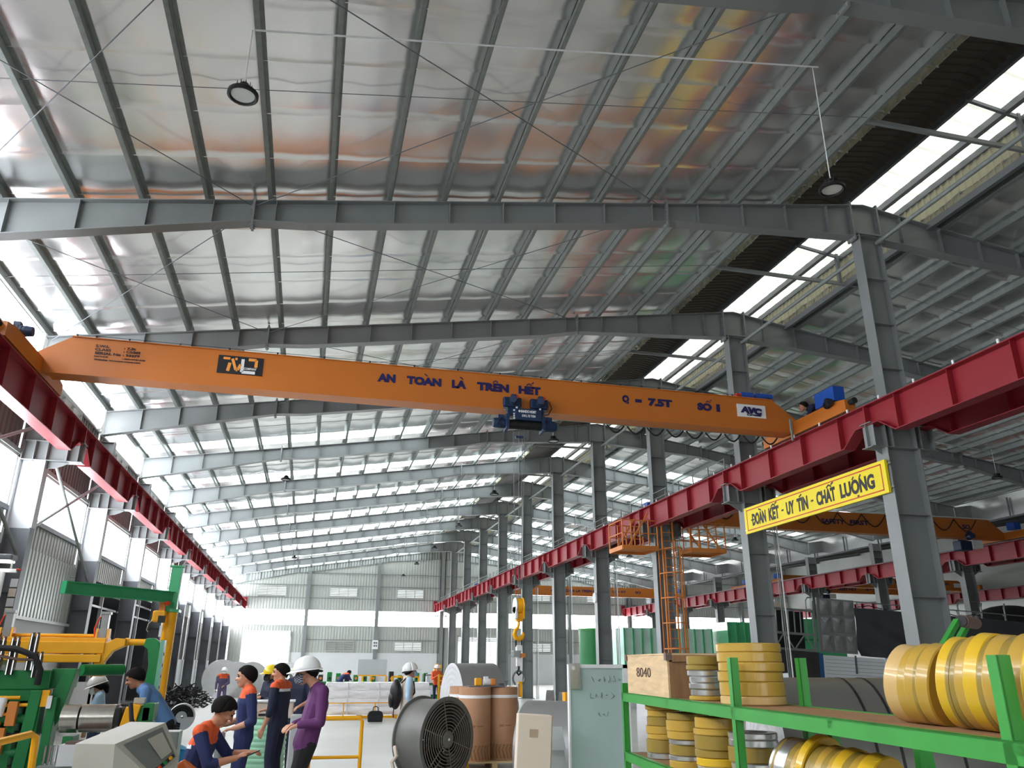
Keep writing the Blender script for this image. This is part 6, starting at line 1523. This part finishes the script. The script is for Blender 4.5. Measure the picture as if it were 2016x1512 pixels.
# workers behind
person('worker with yellow helmet and black mask, arms crossed, behind the pale green roll', (-.52, 14.5, 0), R(120),
       dict(ell=(-.24, .05, 1.13), wrl=(.02, .20, 1.15), elr=(.24, .05, 1.13), wrr=(-.04, .22, 1.20), head=(0, .03, 1.56)), None, plain('navy_dark', 'navy_dark'), helmet='helmet_yellow', mask='mask_black', vox=.012, scale=.97, hair=False)
person('worker with yellow helmet and dark navy shirt, mostly hidden behind the man in purple', (-.05, 14.3, 0), R(150),
       dict(ell=(-.25, .06, 1.12), wrl=(-.18, .25, 1.05), elr=(.25, .06, 1.12), wrr=(.18, .25, 1.05)), None, plain('navy_dark', 'navy_dark'), helmet='helmet_yellow', mask='mask_white', vox=.012, hair=False, sleeve='half')
# man with backpack
def backpack(t, J, put, HM):
    e = MB(); e.sphere((0, -.21, 1.17), .15, .11, .26, 18, 12); put(e, 'backpack', 'black')
    e = MB(); e.sphere((0, -.29, 1.08), .11, .05, .14, 14, 10); put(e, 'backpack_pocket', 'black')
    for s in (-1, 1): e = MB(); e.tube([(s * .10, -.14, 1.36), (s * .12, -.03, 1.47), (s * .12, .09, 1.38), (s * .13, .115, 1.2), (s * .12, -.05, 1.0)], .016, 6); put(e, 'backpack_strap', 'black')
    e = MB(); e.tube([(.05, -.24, .95), (.05, -.25, .86), (.04, -.24, .78)], .01, 5); put(e, 'loose_strap', 'black')
person('person in beige vest and pale blue shirt with white helmet and black backpack, facing right', (1.86, 15.4, 0), R(-84),
       dict(head=(0, .05, 1.56), ell=(-.24, -.02, 1.13), wrl=(-.22, .08, .90), elr=(.24, -.03, 1.13), wrr=(.22, .05, .90)), None,
       lambda p, pt: 'jeans' if pt.startswith('leg') or (pt == 'torso' and p[2] < .88) else ('vest_beige' if pt == 'torso' and abs(p[0]) < .17 else 'shirt_pale'), helmet='helmet_white', mask='mask_blue', hp=-.12, vox=.011, sleeve='half', extra=backpack, shoe='shoe_white')
# leaning man in blue shirt
person('person in blue long-sleeved shirt leaning forward on the green machine', (-1.62, 11.45, 0), R(92),
       dict(pelvis=(0, .02, 1.0), waist=(0, .10, 1.10), chest=(0, .24, 1.26), neck=(0, .38, 1.40), head=(0, .47, 1.50), shl=(-.18, .30, 1.36), shr=(.18, .30, 1.36), ell=(-.24, .30, 1.10), wrl=(-.16, .50, 1.16), handl=Vector((-.12, .60, 1.18)), elr=(.24, .32, 1.10), wrr=(.14, .52, 1.18), handr=Vector((.1, .62, 1.2)),
            hil=(-.09, .0, .96), hir=(.09, .0, .96), knl=(-.10, -.02, .52), anl=(-.10, -.12, .085), knr=(.10, -.06, .52), anr=(.10, -.2, .085)), None, plain('shirt_blue', 'trouser_black', .94), hp=.35, hy=.2, vox=.010, skin='skin_dark')
# woman with white helmet behind the machine
person('person in pale blue shirt with white helmet and white mask behind the green machine', (-2.74, 12.7, 0), R(100),
       dict(head=(0, .06, 1.56), ell=(-.22, .02, 1.12), wrl=(-.16, .24, 1.10), elr=(.22, .02, 1.12), wrr=(.14, .24, 1.10)), None, plain('shirt_pale', 'jeans'), scale=.885, helmet='helmet_white', mask='mask_white', hp=.35, vox=.011, long_hair=True)
# walking worker in the distance
person('distant worker walking on the grey floor in mauve overalls and orange collar', (-2.95, 32.9, 0), R(200),
       dict(ell=(-.22, .08, 1.12), wrl=(-.02, .18, 1.02), elr=(.24, -.06, 1.12), wrr=(.26, .0, .88), hil=(-.09, 0, .92), knl=(-.10, .16, .54), anl=(-.10, .16, .1), hir=(.09, 0, .92), knr=(.10, -.04, .5), anr=(.10, -.30, .16)), None, coverall('overall_mauve', 1.30, 1.36), scale=.90, helmet='helmet_white', mask='mask_white', vox=.016, hair=False)
# worker on the crane
person('worker in dark navy clothes lying on the right end of the orange crane', (11.42, 15.44, 6.72), R(60),
       dict(pelvis=(0, -.28, .60), waist=(0, -.14, .66), chest=(0, .06, .76), neck=(0, .22, .82), head=(0, .32, .86), shl=(-.18, .12, .80), shr=(.18, .12, .80), ell=(-.24, .25, .58), wrl=(-.16, .36, .40), elr=(.24, .25, .58), wrr=(.16, .36, .40), hil=(-.09, -.30, .55), hir=(.09, -.30, .55), knl=(-.1, .0, .25), knr=(.1, .0, .25), anl=(-.1, -.4, .2), anr=(.1, -.4, .2), toel=Vector((-.1, -.5, .08)), toer=Vector((.1, -.5, .08))), None, plain('navy_dark', 'navy_dark', 0), vox=.014, skin='skin_dark')
# far workers at the machines
person('distant worker in blue bending over the far green machine', (1.75, 42, 0), R(-60),
       dict(pelvis=(0, -.05, .95), waist=(0, .05, 1.05), chest=(0, .25, 1.17), neck=(0, .38, 1.24), head=(0, .48, 1.28), shl=(-.18, .3, 1.22), shr=(.18, .3, 1.22), ell=(-.2, .42, 1.0), wrl=(-.12, .55, .95), elr=(.2, .42, 1.0), wrr=(.12, .55, .95)), None, coverall('navy', 1.22, 1.24), vox=.02)
for k, (x, y, rz, lb) in enumerate(((6.0, 34.6, 200, 'distant worker in orange helmet and navy clothes beside the big coil'), (5.55, 35.6, 190, 'distant worker in orange shirt left of the one with the helmet'))):
    person(lb, (x, y, 0), R(rz), dict(elr=(.24, .1, 1.14), wrr=(.1, .25, 1.25)), None, plain('navy_dark' if k == 0 else 'work_orange', 'navy_dark'), helmet='helmet_orange' if k == 0 else 'helmet_white', vox=.018, hair=False, scale=1.0 if k == 0 else .97)
# ================================================================== FAR MACHINES
def far_machine(x, y, w, label, seed):
    rnd = random.Random(seed)
    t = thing('roll_forming_stand', label, 'machine', (x, y, 0), 0, 'far green machine line')
    MB().box(x, x + w, y, y + .8, 0, .85).build('base', 'paint_green', t, bevel=.02)
    for k in range(int(w / .45)):
        xx = x + .1 + k * .45
        MB().box(xx, xx + .24, y + .1, y + .6, .85, .85 + rnd.uniform(.3, .5)).build('roll_housing', 'paint_green' if rnd.random() < .75 else 'oil_dark', t, bevel=.02)
        MB().cyl((xx + .12, y + .02, 1.0), (xx + .12, y + .1, 1.0), .07, n=12).build('roll_end', 'oil_dark' if k % 2 else 'paint_orange', t)
    return t
far_machine(.6, 44, 3.2, 'far green machine behind the left end of the white bundles', 1); far_machine(4.2, 43.6, 3.4, 'far green machine behind the right end of the white bundles', 2); far_machine(6.6, 33.0, 1.6, 'small green machine beside the workers with helmets', 3)
# big light panel board and frames in the distance
pb = thing('panel_board', 'large pale panel board on yellow legs behind the white bundles', 'board', (3.1, 41, 0))
MB().box(2.5, 3.9, 41, 41.06, 1.2, 1.92).build('board', 'steel_light', pb); 
for x in (2.75, 3.15, 3.9): MB().box(x - .04, x + .04, 41, 41.06, 0, 1.15).build('leg', 'paint_yellow', pb)
MB().box(2.5, 3.9, 40.98, 41.08, 1.15, 1.2).build('edge', 'paint_yellow', pb)
for k, (x, lb) in enumerate(((4.45, 'left yellow gate frame in front of the far green machine'), (5.25, 'right yellow gate frame in front of the far green machine'))):
    t = thing('gate_stand', lb, 'frame', (x, 41, 0))
    for xx in (x - .25, x + .25): MB().box(xx - .04, xx + .04, 41, 41.08, 0, 1.15).build('post', 'paint_yellow', t)
    MB().box(x - .25, x + .25, 41, 41.08, 1.08, 1.16).build('top_bar', 'paint_yellow', t)
st2 = thing('steel_shelf', 'dark shelf with white boxes behind the man with the backpack', 'shelf', (6.3, 39, 0))
for z in (.35, .85, 1.25): MB().box(5.5, 7.4, 39, 39.6, z - .03, z).build('shelf_board', 'oil_dark', st2)
for x in (5.52, 6.45, 7.38): MB().box(x - .03, x + .03, 38.98, 39.04, 0, 1.3).build('post', 'oil_dark', st2)
for k in range(4):
    x, z = 5.62 + (k % 2) * .92, .36 + (k // 2) * .5
    tag(MB().box(x, x + .72, 39.05, 39.5, z, z + .40).build('white_bin', 'white_wall', bevel=.02), '%s white bin on the dark shelf behind the backpack man' % ['lower left', 'lower right', 'upper left', 'upper right'][k], 'bin')
for k, (x, m) in enumerate(((6.1, 'paint_yellow'), (7.0, 'paint_yellow'))):
    t = thing('yellow_motor', '%s yellow gear motor standing on the dark shelf' % ['left', 'right'][k], 'motor', (x, 39.3, 1.25))
    MB().box(x - .14, x + .14, 39.15, 39.45, 1.25, 1.48).build('gear_case', m, t, bevel=.03); motor((x - .1, 39.3, 1.58), (1, 0, 0), .1, .34, m, t)
tw = thing('ladder_frame', 'slim yellow lattice ladder frame left of the big coil', 'frame', (5.0, 30.5, 0))
for x in (4.85, 5.2): MB().box(x - .035, x + .035, 30.5, 30.57, 0, 1.35).build('post', 'paint_yellow', tw)
for k in range(8): MB().box(4.85, 5.2, 30.51, 30.55, .12 + .165 * k, .16 + .165 * k).build('rung', 'paint_yellow', tw)
bs = thing('sheet_stack', 'stack of bright blue sheets behind the drum fan', 'stack', (4.3, 24.5, 0))
for k in range(5): MB().box(3.0, 5.2 - .04 * (k % 2), 24.2, 25.4, .02 + .11 * k, .115 + .11 * k).build('sheet_pack', 'sheet_blue', bs)
lb_ = thing('long_rolls', 'long grey tubes lying behind the blue sheets', 'tubes', (5, 27.5, 0))
for k in range(3): MB().cyl((4.6, 27.2 + k * .4, .42), (7.0, 27.2 + k * .4, .42), .19, n=18).build('tube', 'galv', lb_, smooth=True)
MB().box(4.7, 4.85, 27.0, 28.3, 0, .23).build('bearer', 'wood', lb_); MB().box(6.7, 6.85, 27.0, 28.3, 0, .23).build('bearer', 'wood', lb_)
eb_ = thing('electric_box', 'white electric box on the end wall column', 'electric box', (5.7, YE - .45, 3.2)); MB().box(5.55, 6.05, YE - .5, YE - .3, 2.95, 3.7).build('case', 'white_paint', eb_)
for k in range(4): MB().box(5.65 + (k % 2) * .18, 5.78 + (k % 2) * .18, YE - .52, YE - .5, 3.15 + (k // 2) * .25, 3.3 + (k // 2) * .25).build('meter', 'steel_dark', eb_)
# translucent hanging curtain strips and red tools by the second door
rd = thing('red_tool_bench', 'bench with red tools near the second bright doorway', 'bench', (10.0, 45, 0)); MB().box(9.0, 11.0, 44.8, 45.4, .8, .86).build('top', 'steel_dark', rd)
for x in (9.1, 10.9): MB().box(x - .04, x + .04, 44.9, 45.3, 0, .8).build('leg', 'steel_dark', rd)
for k in range(5): motor((9.3 + k * .32, 45.1, .95), (.4, -1, .2), .06, .25, 'banner_red' if k % 2 else 'steel_dark', rd, 'tool')
# items in the annex seen between the left columns
sv = thing('annex_shelf', 'dark shelf with boxes seen through the left opening', 'shelf', (-8.0, 29, 0))
for z in (.9, 1.5, 2.1): MB().box(-8.4, -7.6, 27, 31, z - .04, z).build('shelf_board', 'steel_grey', sv)
for y in (27, 29, 31): MB().box(-8.4, -7.6, y - .04, y + .04, 0, 2.2).build('shelf_end', 'steel_grey', sv)
rnd = random.Random(11)
for k in range(8):
    y = 27.2 + (k % 4) * .95; z = (.9, 1.5)[k // 4]; h = rnd.uniform(.25, .45)
    tag(MB().box(-8.2, -7.62, y, y + .7, z + .001, z + h).build('storage_box', ['carton', 'dark_load', 'wood', 'steel_rust'][rnd.randrange(4)], bevel=.01), '%s box on the %s board of the dark shelf in the left opening' % (ORD[k % 4], ['middle', 'upper'][k // 4]), 'box')
wb = thing('wall_cabinet', 'pale panel leaning in the left wall opening behind the leaning man', 'panel', (-6.2, 22.4, 0)); MB().box(-5.9, -5.0, 22.3, 22.36, .3, 1.25).build('panel', 'white_wall', wb); 
for x in (-5.85, -5.05): MB().box(x - .03, x + .03, 22.3, 22.5, 0, 1.3).build('leg', 'wood_dark', wb)
# round clock lamps on the columns
for i in (6, 8):
    t = thing('wall_disc', 'small white disc on the side of the %s middle column' % ORD[i - 3], 'disc', (XR - .34, FY[i], 4.3)); MB().cyl((XR - .30, FY[i], 4.3), (XR - .36, FY[i], 4.3), .2, n=20).build('disc', 'white_paint', t); MB().cyl((XR - .36, FY[i], 4.3), (XR - .37, FY[i], 4.3), .16, n=20).build('cover', 'white_wall', t)
